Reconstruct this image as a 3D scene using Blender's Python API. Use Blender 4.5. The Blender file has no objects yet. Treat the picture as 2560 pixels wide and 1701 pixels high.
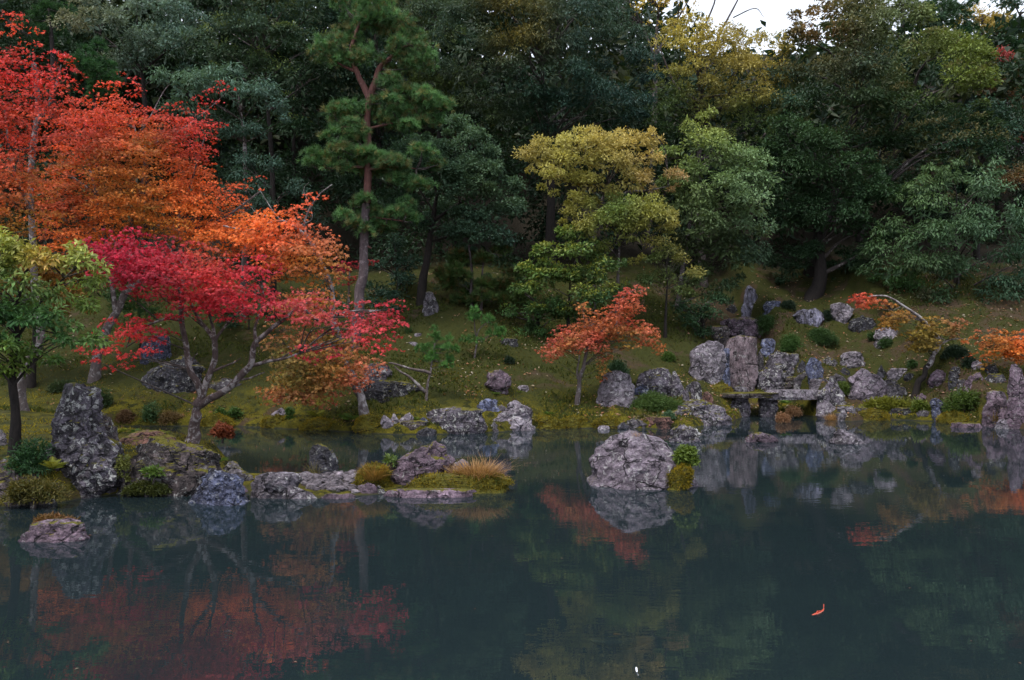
import bpy, math, random
import numpy as np
from mathutils import Vector

# ---------------------------------------------------------------- camera, sky, sun, exposure
SC = bpy.context.scene
COL = SC.collection
EYE = 3.0            # eye height above the pond, metres
FPX = 2360 * 28 / 36  # focal length in units of a 2360-wide picture
HX, HY = 1180.0, 784.0

cam = bpy.data.cameras.new("camera")
cam.lens = 28; cam.sensor_width = 36; cam.clip_start = 0.1; cam.clip_end = 2000
camo = bpy.data.objects.new("camera", cam); COL.objects.link(camo)
camo.location = (0, 0, EYE); camo.rotation_euler = (math.radians(90), 0, 0)
SC.camera = camo

SUN_EL, SUN_AZ = math.radians(66), math.radians(215)
world = bpy.data.worlds.new("World"); SC.world = world; world.use_nodes = True
wn = world.node_tree; wn.nodes.clear()
wout = wn.nodes.new("ShaderNodeOutputWorld")
sky = wn.nodes.new("ShaderNodeTexSky"); sky.sky_type = 'NISHITA'; sky.sun_disc = False
sky.sun_elevation = SUN_EL; sky.sun_rotation = SUN_AZ; sky.dust_density = 2.0
bg1 = wn.nodes.new("ShaderNodeBackground"); bg1.inputs[1].default_value = 0.12
wn.links.new(sky.outputs[0], bg1.inputs[0])
tc = wn.nodes.new("ShaderNodeTexCoord")
nz = wn.nodes.new("ShaderNodeTexNoise"); nz.inputs['Scale'].default_value = 2.2; nz.inputs['Detail'].default_value = 5
wn.links.new(tc.outputs['Generated'], nz.inputs['Vector'])
rmp = wn.nodes.new("ShaderNodeValToRGB")
rmp.color_ramp.elements[0].position = 0.3; rmp.color_ramp.elements[0].color = (0.80, 0.87, 1.0, 1)
rmp.color_ramp.elements[1].position = 0.7; rmp.color_ramp.elements[1].color = (0.93, 0.97, 1.04, 1)
wn.links.new(nz.outputs['Fac'], rmp.inputs[0])
bg2 = wn.nodes.new("ShaderNodeBackground"); bg2.inputs[1].default_value = 0.85
wn.links.new(rmp.outputs[0], bg2.inputs[0])
wm = wn.nodes.new("ShaderNodeMixShader"); wm.inputs[0].default_value = 0.8
wn.links.new(bg1.outputs[0], wm.inputs[1]); wn.links.new(bg2.outputs[0], wm.inputs[2])
wn.links.new(wm.outputs[0], wout.inputs[0])

sun = bpy.data.lights.new("sun", 'SUN'); sun.energy = 1.5; sun.angle = math.radians(14); sun.color = (1.0, 0.95, 0.88)
suno = bpy.data.objects.new("sun", sun); COL.objects.link(suno)
# sun stands behind the camera, a little to the left, high up
sd = Vector((math.sin(SUN_AZ) * math.cos(SUN_EL), math.cos(SUN_AZ) * math.cos(SUN_EL), math.sin(SUN_EL)))
suno.rotation_euler = sd.to_track_quat('Z', 'Y').to_euler()

SC.view_settings.view_transform = 'Standard'; SC.view_settings.look = 'None'
SC.view_settings.exposure = 0.95; SC.view_settings.gamma = 1.0
SC.render.engine = 'CYCLES'
SC.cycles.max_bounces = 5; SC.cycles.diffuse_bounces = 2; SC.cycles.glossy_bounces = 3
SC.cycles.transmission_bounces = 2; SC.cycles.transparent_max_bounces = 8
SC.cycles.caustics_reflective = False; SC.cycles.caustics_refractive = False
SC.cycles.use_denoising = True; SC.cycles.adaptive_threshold = 0.025

# ---------------------------------------------------------------- numbers: noise, pixels to places
RNG = np.random.default_rng(7)
_perm = np.random.default_rng(3).permutation(4096)
_val = np.random.default_rng(4).random(4096)

def vnoise(p):
    p = np.asarray(p, float)
    i = np.floor(p).astype(np.int64); f = p - i
    f = f * f * (3 - 2 * f)
    out = np.zeros(p.shape[:-1])
    for dx in (0, 1):
        for dy in (0, 1):
            for dz in (0, 1):
                h = _perm[(i[..., 2] + dz) & 4095]
                h = _perm[(h + i[..., 1] + dy) & 4095]
                h = _perm[(h + i[..., 0] + dx) & 4095]
                w = ((f[..., 0] if dx else 1 - f[..., 0]) * (f[..., 1] if dy else 1 - f[..., 1])
                     * (f[..., 2] if dz else 1 - f[..., 2]))
                out += w * _val[h]
    return out * 2 - 1

def fbm(p, octaves=4, gain=0.5):
    p = np.asarray(p, float); a = 1.0; s = np.zeros(p.shape[:-1]); t = 0
    for k in range(octaves):
        s += a * vnoise(p * 2 ** k + 17.3 * k); t += a; a *= gain
    return s / t

KD = 2360 / 2560
def crop(x0, y0, s):
    return lambda x, y: ((x0 + x / s) * KD, (y0 + y / s) * KD)
ID = lambda x, y: (x, y)
A = crop(0, 560, 2.45); B = crop(800, 560, 3.0157); C = crop(1280, 640, 3.0157); D = crop(1860, 640, 3.0157)
E = crop(0, 900, 3.267); F = crop(560, 1000, 3.189); G = crop(1400, 1000, 2.95); H = crop(1700, 660, 3.92)
J = crop(400, 780, 3.6875); K = crop(1000, 640, 4.356); L = crop(0, 620, 3.564); M = crop(2100, 560, 2.904)

def at(px, py, Y):
    return np.array([(px - HX) / FPX * Y, Y, EYE + (HY - py) / FPX * Y])

def pond(px, py):
    Y = EYE * FPX / (py - HY)
    return ((px - HX) / FPX * Y, Y)

# ---------------------------------------------------------------- terrain as a function
_sh = np.array([pond(x, y) for x, y in [(-900, 968), (-400, 975), (250, 983), (480, 983), (620, 986), (700, 990), (830, 998), (900, 1001), (985, 1001),
     (1120, 998), (1230, 990), (1300, 986), (1450, 988), (1540, 988), (1600, 985), (1690, 973), (1722, 958),
     (1860, 958), (1905, 966), (1960, 972), (2050, 967), (2150, 972), (2270, 980), (2360, 992), (2700, 1000)]])
_PEN = np.array([pond(x, y) for x, y in [(-500, 1190), (-250, 1182), (0, 1170), (150, 1158), (275, 1138), (430, 1136), (520, 1112),
     (528, 1085), (520, 1066), (470, 1048), (330, 1034), (215, 1006), (160, 985)]] + [(-24, 29), (-30, 20)])
_SPIT = np.array([pond(x, y) for x, y in [(500, 1118), (575, 1143), (690, 1151), (800, 1147), (900, 1139), (1000, 1136), (1140, 1128), (1165, 1118),
     (1120, 1106), (1000, 1108), (890, 1104), (828, 1092), (760, 1090), (690, 1089), (600, 1092), (520, 1085)]])

def poly_sd(P, X, Y):
    """signed distance to polygon P, positive inside"""
    X = np.asarray(X, float); Y = np.asarray(Y, float)
    d = np.full(X.shape, 1e9); ins = np.zeros(X.shape, bool)
    n = len(P)
    for i in range(n):
        ax, ay = P[i]; bx, by = P[(i + 1) % n]
        ex, ey = bx - ax, by - ay
        t = np.clip(((X - ax) * ex + (Y - ay) * ey) / (ex * ex + ey * ey + 1e-12), 0, 1)
        d = np.minimum(d, np.hypot(X - ax - t * ex, Y - ay - t * ey))
        if ey != 0:
            cr = ((ay > Y) != (by > Y)) & (X < ex * (Y - ay) / ey + ax)
            ins ^= cr
    return np.where(ins, d, -d)

def ground(X, Y):
    X = np.asarray(X, float); Y = np.asarray(Y, float)
    p2 = np.stack([X, Y, np.zeros_like(X)], -1)
    n_big = fbm(p2 * 0.35 + 5, 3); n_mid = fbm(p2 * 1.6 + 9, 3); n_sm = fbm(p2 * 6 + 3, 2)
    d = Y - np.interp(X, _sh[:, 0], _sh[:, 1]) + 0.25 * fbm(p2 * 0.9 + 31, 3) + 0.16 * fbm(p2 * 3.3 + 61, 2)
    s = np.interp(X, [-20, -5, 3, 8, 12, 20, 30], [.44, .45, .46, .52, .55, .46, .45])
    edge = 0.34 * (1 - np.exp(-np.maximum(d, 0) / 0.16))
    rise = s * np.clip(d - 0.9, 0, 12.5) + 0.30 * np.clip(d - 13.4, 0, 8) + 0.74 * np.clip(d - 21.4, 0, 34)
    far = np.where(d > 0, edge + rise + np.minimum(np.maximum(d, 0), 1) * (0.22 * n_big * np.clip(d / 4, 0, 1.6) + 0.14 * n_mid) + 0.05 * n_sm,
                   np.maximum(d * 1.2, -1.1))
    q = poly_sd(_PEN, X, Y) + 0.12 * n_mid + 0.10 * fbm(p2 * 3.9 + 71, 2)
    pen = np.where(q > 0, 0.55 * (1 - np.exp(-np.maximum(q, 0) / 0.25)) + 0.13 * np.clip(q, 0, 2.2) + 0.05 * n_mid + 0.02 * n_sm, np.maximum(q * 1.2, -1.1))
    r = poly_sd(_SPIT, X, Y) + 0.1 * n_mid
    sp = np.where(r > 0, 0.07 * (1 - np.exp(-r / 0.3)) + 0.03 * n_sm * np.clip(r * 3, 0, 1), np.maximum(r * 0.8, -1.1))
    near = np.where(Y < 2.5, np.minimum((2.5 - Y) * 0.8, 1.2), -1.1)
    return np.maximum(np.maximum(np.maximum(far, pen), sp), near)

def land(px, py):
    """where the sight line through a pixel meets the ground or the pond"""
    Y = np.linspace(6, 75, 3200)
    X = (px - HX) / FPX * Y; Z = EYE + (HY - py) / FPX * Y
    g = np.maximum(ground(X, Y), 0)
    k = np.argmax(Z <= g)
    if Z[k] > g[k]: k = len(Y) - 1
    return float(X[k]), float(Y[k]), float(g[k])

# ---------------------------------------------------------------- meshes and objects
def link(o, parent=None):
    COL.objects.link(o)
    if parent is not None: o.parent = parent
    return o

def raw_mesh(name, V, faces, mat, tint=None, smooth=True):
    """faces: int array n x 3 or n x 4"""
    V = np.ascontiguousarray(V, np.float32); faces = np.ascontiguousarray(faces, np.int32)
    me = bpy.data.meshes.new(name)
    k = faces.shape[1]; n = len(faces)
    me.vertices.add(len(V)); me.vertices.foreach_set("co", V.ravel())
    me.loops.add(n * k); me.loops.foreach_set("vertex_index", faces.ravel())
    me.polygons.add(n)
    me.polygons.foreach_set("loop_start", np.arange(n, dtype=np.int32) * k)
    try: me.polygons.foreach_set("loop_total", np.full(n, k, np.int32))
    except Exception: pass
    me.polygons.foreach_set("use_smooth", np.full(n, smooth, bool))
    if tint is not None:
        a = me.attributes.new("tint", 'FLOAT_COLOR', 'POINT')
        c = np.ones((len(V), 4), np.float32); c[:, :3] = tint
        a.data.foreach_set("color", c.ravel())
    me.materials.append(mat)
    me.update(calc_edges=True)
    return me

def mobj(name, me, parent=None, loc=(0, 0, 0)):
    o = bpy.data.objects.new(name, me); o.location = loc
    return link(o, parent)

def tag(o, label=None, cat=None, group=None, kind=None):
    if label: o['label'] = label
    if cat: o['category'] = cat
    if group: o['group'] = group
    if kind: o['kind'] = kind
    return o

def thing(name, loc, label, cat, group=None):
    o = bpy.data.objects.new(name, None); o.location = loc; o.empty_display_size = 0.2
    link(o); return tag(o, label, cat, group)

# ---------------------------------------------------------------- materials
def new_mat(name):
    m = bpy.data.materials.new(name); m.use_nodes = True
    nt = m.node_tree; nt.nodes.clear()
    out = nt.nodes.new("ShaderNodeOutputMaterial")
    return m, nt, out

class NT:
    def __init__(s, nt): s.nt = nt
    def n(s, typ, **kw):
        nd = s.nt.nodes.new(typ)
        for k, v in kw.items():
            if hasattr(nd, k): setattr(nd, k, v)
            else: nd.inputs[k].default_value = v
        return nd
    def l(s, a, b): s.nt.links.new(a, b)
    def noise(s, vec, scale, detail=4, rough=0.55, dist=0.0):
        nd = s.n("ShaderNodeTexNoise"); nd.inputs['Scale'].default_value = scale; nd.inputs['Detail'].default_value = detail
        nd.inputs['Roughness'].default_value = rough; nd.inputs['Distortion'].default_value = dist
        s.l(vec, nd.inputs['Vector']); return nd.outputs['Fac']
    def ramp(s, fac, stops):
        nd = s.n("ShaderNodeValToRGB"); cr = nd.color_ramp
        while len(cr.elements) < len(stops): cr.elements.new(0.5)
        for e, (p, c) in zip(cr.elements, stops):
            e.position = p; e.color = (c, c, c, 1) if not hasattr(c, '__len__') else (*c, 1)
        s.l(fac, nd.inputs[0]); return nd.outputs[0]
    def mix(s, fac, a, b, mode='MIX'):
        nd = s.n("ShaderNodeMix"); nd.data_type = 'RGBA'; nd.blend_type = mode
        for sock, v in ((nd.inputs[0], fac), (nd.inputs[6], a), (nd.inputs[7], b)):
            if hasattr(v, 'is_linked'): s.l(v, sock)
            elif hasattr(v, '__len__'): sock.default_value = (*v, 1)
            else: sock.default_value = v
        return nd.outputs[2]
    def math(s, op, a, b=0.0):
        nd = s.n("ShaderNodeMath"); nd.operation = op
        for sock, v in ((nd.inputs[0], a), (nd.inputs[1], b)):
            if hasattr(v, 'is_linked'): s.l(v, sock)
            else: sock.default_value = v
        return nd.outputs[0]

def leaf_mat(name, rough=0.5, spec=0.4, trans=0.3, gain=1.0):
    m, nt, out = new_mat(name); g = NT(nt)
    at_ = g.n("ShaderNodeAttribute"); at_.attribute_name = "tint"
    b = g.n("ShaderNodeBsdfPrincipled"); b.inputs['Roughness'].default_value = rough; b.inputs['Specular IOR Level'].default_value = spec
    t = g.n("ShaderNodeBsdfTranslucent")
    col = at_.outputs['Color']
    g.l(col, b.inputs['Base Color'])
    tcol = g.mix(1.0, col, (1.25, 1.15, 0.7), 'MULTIPLY')
    g.l(tcol, t.inputs['Color'])
    mx = g.n("ShaderNodeMixShader"); mx.inputs[0].default_value = trans
    g.l(b.outputs[0], mx.inputs[1]); g.l(t.outputs[0], mx.inputs[2]); g.l(mx.outputs[0], out.inputs[0])
    return m

LEAF_GLOSS = leaf_mat("glossy_evergreen_leaf", 0.48, 0.22, 0.22)
LEAF_MATTE = leaf_mat("matte_leaf", 0.55, 0.35, 0.28)
LEAF_MAPLE = leaf_mat("maple_leaf", 0.6, 0.25, 0.38)
NEEDLE = leaf_mat("pine_needle", 0.55, 0.3, 0.2)
BLADE = leaf_mat("grass_blade", 0.7, 0.2, 0.3)

MOSS_A, MOSS_B = (0.19, 0.155, 0.014), (0.06, 0.068, 0.012)

def rock_mat(name, c1, c2, lichen=0.5, moss=0.4, stain=0.5, lichen_col=(0.44, 0.43, 0.42), stria=0.0):
    m, nt, out = new_mat(name); g = NT(nt)
    tc = g.n("ShaderNodeTexCoord"); oi = g.n("ShaderNodeObjectInfo")
    add = g.n("ShaderNodeVectorMath"); add.operation = 'ADD'
    sc = g.n("ShaderNodeVectorMath"); sc.operation = 'SCALE'; sc.inputs[0].default_value = (37, 53, 71); g.l(oi.outputs['Random'], sc.inputs['Scale'])
    g.l(tc.outputs['Object'], add.inputs[0]); g.l(sc.outputs[0], add.inputs[1]); v = add.outputs[0]
    if stria:
        mp = g.n("ShaderNodeMapping"); mp.inputs['Scale'].default_value = (1, 1, 1 - stria); g.l(v, mp.inputs[0]); vs = mp.outputs[0]
    else: vs = v
    c1 = tuple(x * f for x, f in zip(c1, (1.2, 1.12, 1.24))); c2 = tuple(x * f for x, f in zip(c2, (.50, .45, .50)))
    base = g.mix(g.ramp(g.noise(vs, 2.1, 6, 0.7, 0.6), [(0.36, 0), (0.64, 1)]), c1, c2)
    fine = g.ramp(g.noise(vs, 13, 5, 0.7), [(0.30, 0.25), (0.5, 0.85), (0.74, 1.5)])
    base = g.mix(0.9, base, fine, 'MULTIPLY')
    base = g.mix(1.0, base, g.ramp(oi.outputs['Random'], [(0, 0.72), (1, 1.28)]), 'MULTIPLY')
    # dark weather stains
    st = g.ramp(g.noise(vs, 2.9, 6, 0.72, 1.5), [(0.47, 0), (0.57, 1)])
    base = g.mix(g.math('MULTIPLY', st, stain), base, (0.018, 0.016, 0.018))
    # lichen: scattered crusts and small dots
    l1 = g.ramp(g.noise(v, 7.5, 6, 0.74, 0.6), [(0.60 - 0.085 * lichen, 0), (0.625 - 0.085 * lichen, 1)])
    vo = g.n("ShaderNodeTexVoronoi"); vo.inputs['Scale'].default_value = 7.5
    dist = g.n("ShaderNodeVectorMath"); dist.operation = 'ADD'; g.l(v, dist.inputs[0])
    nv_ = g.n("ShaderNodeTexNoise"); nv_.inputs['Scale'].default_value = 11; g.l(v, nv_.inputs['Vector'])
    sv = g.n("ShaderNodeVectorMath"); sv.operation = 'SCALE'; sv.inputs['Scale'].default_value = 0.16; g.l(nv_.outputs['Color'], sv.inputs[0]); g.l(sv.outputs[0], dist.inputs[1])
    g.l(dist.outputs[0], vo.inputs['Vector'])
    dots = g.ramp(vo.outputs['Distance'], [(0.20, 1), (0.27, 0)])
    dsel = g.ramp(g.noise(v, 2.6, 2), [(0.50, 0), (0.56, 1)])
    dots = g.math('MULTIPLY', dots, dsel)
    lm = g.math('MINIMUM', g.math('ADD', l1, dots), 1.0)
    lm = g.math('MULTIPLY', lm, g.ramp(g.noise(v, 1.7, 4, 0.65), [(0.42, 0.04), (0.58, 1)]))
    lcol = g.mix(g.noise(v, 22, 3), tuple(0.55 * x for x in lichen_col), tuple(1.2 * x for x in lichen_col))
    base = g.mix(g.math('MULTIPLY', lm, min(1, 0.35 + lichen)), base, lcol)
    # cracks, broken up along their length
    vc = g.n("ShaderNodeTexVoronoi"); vc.feature = 'DISTANCE_TO_EDGE'; vc.inputs['Scale'].default_value = 1.7
    wv = g.n("ShaderNodeVectorMath"); wv.operation = 'ADD'; g.l(vs, wv.inputs[0])
    sw = g.n("ShaderNodeVectorMath"); sw.operation = 'SCALE'; sw.inputs['Scale'].default_value = 0.55
    nw = g.n("ShaderNodeTexNoise"); nw.inputs['Scale'].default_value = 2.6; nw.inputs['Detail'].default_value = 4; g.l(v, nw.inputs['Vector']); g.l(nw.outputs['Color'], sw.inputs[0]); g.l(sw.outputs[0], wv.inputs[1])
    g.l(wv.outputs[0], vc.inputs['Vector'])
    ck = g.math('MULTIPLY', g.ramp(vc.outputs['Distance'], [(0.008, 1), (0.04, 0)]), g.ramp(nw.outputs['Fac'], [(0.42, 0), (0.52, 1)]))
    base = g.mix(g.math('MULTIPLY', ck, 0.85), base, (0.012, 0.011, 0.012))
    # moss on ledges that face up
    geo = g.n("ShaderNodeNewGeometry"); sep = g.n("ShaderNodeSeparateXYZ"); g.l(geo.outputs['Normal'], sep.inputs[0])
    mm = g.math('ADD', g.math('MULTIPLY', sep.outputs['Z'], 0.55), g.noise(v, 2.4, 6, 0.7))
    mm = g.ramp(mm, [(1.10 - 0.42 * moss, 0), (1.17 - 0.42 * moss, 1)])
    mcol = g.mix(g.noise(v, 7, 4), MOSS_B, MOSS_A)
    base = g.mix(mm, base, mcol)
    b = g.n("ShaderNodeBsdfPrincipled"); g.l(base, b.inputs['Base Color']); b.inputs['Roughness'].default_value = 0.82; b.inputs['Specular IOR Level'].default_value = 0.3
    hgt = g.math('ADD', g.math('MULTIPLY', g.noise(vs, 4, 5, 0.72, 0.5), 1.0), g.math('MULTIPLY', g.noise(v, 26, 4, 0.7), 0.22))
    hgt = g.math('SUBTRACT', hgt, g.math('MULTIPLY', ck, 0.35))
    bp = g.n("ShaderNodeBump"); bp.inputs['Strength'].default_value = 1.0; bp.inputs['Distance'].default_value = 0.22
    g.l(hgt, bp.inputs['Height']); g.l(bp.outputs[0], b.inputs['Normal'])
    g.l(b.outputs[0], out.inputs[0])
    return m

RM = {
    'grey':   rock_mat("grey_rock", (0.22, 0.21, 0.215), (0.10, 0.095, 0.10), 0.5, 0.42, 0.6),
    'lichen': rock_mat("lichened_rock", (0.19, 0.175, 0.195), (0.085, 0.078, 0.09), 0.72, 0.35, 0.8, (0.56, 0.55, 0.53)),
    'purple': rock_mat("purple_grey_rock", (0.27, 0.205, 0.235), (0.125, 0.085, 0.11), 0.35, 0.26, 0.5),
    'boulder': rock_mat("boulder_rock", (0.31, 0.27, 0.295), (0.15, 0.13, 0.15), 0.5, 0.16, 0.4, (0.5, 0.48, 0.48)),
    'blue':   rock_mat("blue_grey_rock", (0.19, 0.225, 0.33), (0.07, 0.085, 0.14), 0.4, 0.10, 0.6, (0.55, 0.56, 0.60)),
    'dark':   rock_mat("dark_rock", (0.075, 0.078, 0.088), (0.03, 0.03, 0.036), 0.5, 0.3, 0.6, (0.38, 0.38, 0.37)),
    'pale':   rock_mat("pale_rock", (0.38, 0.355, 0.37), (0.24, 0.22, 0.24), 0.5, 0.22, 0.55, (0.6, 0.58, 0.58)),
    'slab':   rock_mat("slab_rock", (0.30, 0.245, 0.245), (0.16, 0.115, 0.12), 0.4, 0.25, 0.5, stria=0.6),
    'slate':  rock_mat("striped_slate_rock", (0.34, 0.35, 0.43), (0.06, 0.06, 0.08), 0.3, 0.10, 0.8, stria=0.85),
    'brown':  rock_mat("brown_rock", (0.24, 0.13, 0.095), (0.10, 0.06, 0.05), 0.3, 0.45, 0.5, (0.36, 0.29, 0.26)),
    'mossy':  rock_mat("mossy_rock", (0.15, 0.125, 0.115), (0.07, 0.06, 0.055), 0.55, 0.62, 0.7),
    'moss':   rock_mat("moss_mound", (0.10, 0.085, 0.02), (0.06, 0.055, 0.015), 0.0, 1.45, 0.2),
    'pebble': rock_mat("pebble_rock", (0.27, 0.245, 0.25), (0.14, 0.13, 0.135), 0.2, 0.0, 0.3),
}

def bark_mat(name, c1, c2, pale=0.0, pale_col=(0.5, 0.47, 0.45)):
    m, nt, out = new_mat(name); g = NT(nt)
    tc = g.n("ShaderNodeTexCoord"); mp = g.n("ShaderNodeMapping"); mp.inputs['Scale'].default_value = (1, 1, 0.3)
    g.l(tc.outputs['Object'], mp.inputs[0]); v = mp.outputs[0]
    base = g.mix(g.ramp(g.noise(v, 16, 6, 0.7), [(0.3, 0), (0.7, 1)]), c1, c2)
    if pale:
        base = g.mix(g.ramp(g.noise(tc.outputs['Object'], 5, 6, 0.7, 0.5), [(0.66 - 0.32 * pale, 0), (0.72 - 0.32 * pale, 1)]), base, pale_col)
    b = g.n("ShaderNodeBsdfPrincipled"); g.l(base, b.inputs['Base Color']); b.inputs['Roughness'].default_value = 0.9; b.inputs['Specular IOR Level'].default_value = 0.2
    bp = g.n("ShaderNodeBump"); bp.inputs['Strength'].default_value = 0.8; bp.inputs['Distance'].default_value = 0.03
    g.l(g.noise(v, 24, 5, 0.7), bp.inputs['Height']); g.l(bp.outputs[0], b.inputs['Normal']); g.l(b.outputs[0], out.inputs[0])
    return m
BARK = {'dark': bark_mat("dark_bark", (0.035, 0.028, 0.025), (0.012, 0.010, 0.010)),
        'maple': bark_mat("maple_bark", (0.12, 0.085, 0.08), (0.04, 0.028, 0.028), 0.45, (0.27, 0.24, 0.24)),
        'white': bark_mat("lichened_pale_bark", (0.20, 0.17, 0.17), (0.06, 0.045, 0.045), 0.55, (0.30, 0.275, 0.28)),
        'grey': bark_mat("grey_bark", (0.15, 0.12, 0.115), (0.05, 0.04, 0.04), 0.4, (0.26, 0.24, 0.24)),
        'pine': bark_mat("red_pine_bark", (0.19, 0.085, 0.07), (0.075, 0.038, 0.038), 0.2, (0.22, 0.13, 0.12)),
        'pinelow': bark_mat("grey_pine_bark", (0.14, 0.105, 0.11), (0.05, 0.038, 0.042), 0.3, (0.2, 0.16, 0.17)),
        'twig': bark_mat("twig_bark", (0.10, 0.08, 0.075), (0.035, 0.03, 0.03), 0.3, (0.25, 0.22, 0.21))}

# ---------------------------------------------------------------- ground, pond
def axis(lo, flo, fhi, hi, step):
    fine = np.arange(flo, fhi, step)
    def grow(a, b, n): return a + (b - a) * (np.linspace(0, 1, n) ** 2)
    return np.concatenate([grow(flo, lo, 22)[:0:-1], fine, grow(fhi, hi, 22)])
gx = axis(-320, -26, 26, 320, 0.165); gy = axis(-120, 13, 46, 420, 0.14)
GX, GY = np.meshgrid(gx, gy)
GZ = ground(GX, GY)
ny_, nx_ = GX.shape
idx = np.arange(nx_ * ny_).reshape(ny_, nx_)
quads = np.stack([idx[:-1, :-1], idx[:-1, 1:], idx[1:, 1:], idx[1:, :-1]], -1).reshape(-1, 4)

m, nt, out = new_mat("mossy_ground"); g = NT(nt)
tc = g.n("ShaderNodeTexCoord"); v = tc.outputs['Object']
sep = g.n("ShaderNodeSeparateXYZ"); g.l(v, sep.inputs[0])
col = g.mix(g.ramp(g.noise(v, 0.9, 6, 0.65), [(0.35, 0), (0.65, 1)]), (0.10, 0.088, 0.012), (0.27, 0.21, 0.016))
col = g.mix(g.ramp(g.noise(v, 2.3, 6, 0.72, 0.5), [(0.49, 0), (0.57, 0.9)]), col, (0.024, 0.030, 0.009))
col = g.mix(g.ramp(g.noise(v, 16, 4, 0.7), [(0.3, 0.45), (0.55, 1), (0.8, 1.5)]), col, g.mix(1.0, col, (0.4, 0.45, 0.5), 'MULTIPLY'))
# away from the water the moss is thinner and browner, with tree shade painted in darker
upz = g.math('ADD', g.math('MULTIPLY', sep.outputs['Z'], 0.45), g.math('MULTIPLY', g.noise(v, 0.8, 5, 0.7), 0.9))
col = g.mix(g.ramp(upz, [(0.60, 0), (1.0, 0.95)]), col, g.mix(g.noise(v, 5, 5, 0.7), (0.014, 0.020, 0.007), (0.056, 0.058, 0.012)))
# bare earth: more of it up the slope to the right and deep in the wood
soil = g.mix(g.noise(v, 9, 5, 0.7), (0.035, 0.024, 0.014), (0.085, 0.058, 0.036))
xr = g.math('MULTIPLY', g.math('ADD', sep.outputs['X'], -7.0), 0.03)
sf = g.math('ADD', g.math('MINIMUM', g.math('MAXIMUM', xr, 0.0), 0.08), g.noise(v, 0.55, 6, 0.7, 0.6))
col = g.mix(g.ramp(sf, [(0.57, 0), (0.66, 1)]), col, soil)
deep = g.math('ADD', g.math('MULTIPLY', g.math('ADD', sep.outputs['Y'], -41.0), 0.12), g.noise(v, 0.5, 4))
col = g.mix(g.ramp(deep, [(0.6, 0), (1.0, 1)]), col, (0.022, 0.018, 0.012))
# mud below the water line
mud = g.ramp(sep.outputs['Z'], [(0.0, 1), (0.045, 0)])
col = g.mix(mud, col, (0.03, 0.032, 0.026))
b = g.n("ShaderNodeBsdfPrincipled"); g.l(col, b.inputs['Base Color']); b.inputs['Roughness'].default_value = 0.95; b.inputs['Specular IOR Level'].default_value = 0.15
bp = g.n("ShaderNodeBump"); bp.inputs['Strength'].default_value = 1.0; bp.inputs['Distance'].default_value = 0.05
g.l(g.math('ADD', g.noise(v, 14, 6, 0.75), g.math('MULTIPLY', g.noise(v, 60, 3, 0.7), 0.4)), bp.inputs['Height']); g.l(bp.outputs[0], b.inputs['Normal'])
g.l(b.outputs[0], out.inputs[0])
GROUND_MAT = m
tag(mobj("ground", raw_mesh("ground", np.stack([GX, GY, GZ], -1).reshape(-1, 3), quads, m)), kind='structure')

m, nt, out = new_mat("pond_water"); g = NT(nt)
tc = g.n("ShaderNodeTexCoord"); v = tc.outputs['Object']
def mapped(sx, sy, rot=0.0):
    mp = g.n("ShaderNodeMapping"); mp.inputs['Scale'].default_value = (sx, sy, 1); mp.inputs['Rotation'].default_value = (0, 0, rot); g.l(v, mp.inputs[0]); return mp.outputs[0]
w1 = g.noise(mapped(1.1, 3.2, 0.10), 1.0, 3, 0.5, 0.3)
w2 = g.noise(mapped(4.5, 13.0, -0.06), 1.0, 2, 0.5, 0.2)
calm = g.ramp(g.noise(mapped(0.16, 0.30), 1.0, 2), [(0.40, 0.12), (0.62, 1.0)])
hh = g.math('ADD', g.math('MULTIPLY', w1, 0.55), g.math('MULTIPLY', g.math('MULTIPLY', w2, calm), 0.30))
bp = g.n("ShaderNodeBump"); bp.inputs['Strength'].default_value = 0.03; bp.inputs['Distance'].default_value = 0.08
g.l(hh, bp.inputs['Height'])
fr = g.n("ShaderNodeFresnel"); fr.inputs['IOR'].default_value = 1.72; g.l(bp.outputs[0], fr.inputs['Normal'])
gl = g.n("ShaderNodeBsdfGlossy"); gl.inputs['Roughness'].default_value = 0.004; g.l(bp.outputs[0], gl.inputs['Normal'])
gl.inputs['Color'].default_value = (0.95, 0.97, 1, 1)
df = g.n("ShaderNodeBsdfDiffuse"); df.inputs['Color'].default_value = (0.018, 0.030, 0.035, 1)
tr = g.n("ShaderNodeBsdfTransparent"); tr.inputs['Color'].default_value = (0.55, 0.72, 0.70, 1)
mu = g.n("ShaderNodeMixShader"); mu.inputs[0].default_value = 0.42; g.l(df.outputs[0], mu.inputs[1]); g.l(tr.outputs[0], mu.inputs[2])
mx = g.n("ShaderNodeMixShader"); g.l(fr.outputs[0], mx.inputs[0]); g.l(mu.outputs[0], mx.inputs[1]); g.l(gl.outputs[0], mx.inputs[2])
g.l(mx.outputs[0], out.inputs[0])
tag(mobj("pond_water", raw_mesh("pond_water", np.array([(-90, 0.5, 0), (90, 0.5, 0), (90, 37, 0), (-90, 37, 0)]), np.array([[0, 1, 2, 3]]), m)), kind='structure')
# ---------------------------------------------------------------- rocks
STYLE = {  # outline from bottom (0) to top (1): left and right edge as a share of the box
    'round': [(0, .0, 1.), (.35, .0, 1.), (.65, .07, .93), (.85, .2, .8), (1, .38, .62)],
    'block': [(0, .0, 1.), (.5, .02, 1.), (.85, .05, .96), (1, .12, .9)],
    'peak':  [(0, .0, 1.), (.4, .12, .9), (.75, .3, .72), (1, .46, .56)],
    'left':  [(0, .0, 1.), (.4, .03, .9), (.75, .1, .62), (1, .2, .38)],
    'right': [(0, .0, 1.), (.4, .1, .97), (.75, .38, .9), (1, .62, .8)],
    'flat':  [(0, .0, 1.), (.6, .03, .97), (1, .14, .88)],
}

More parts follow.
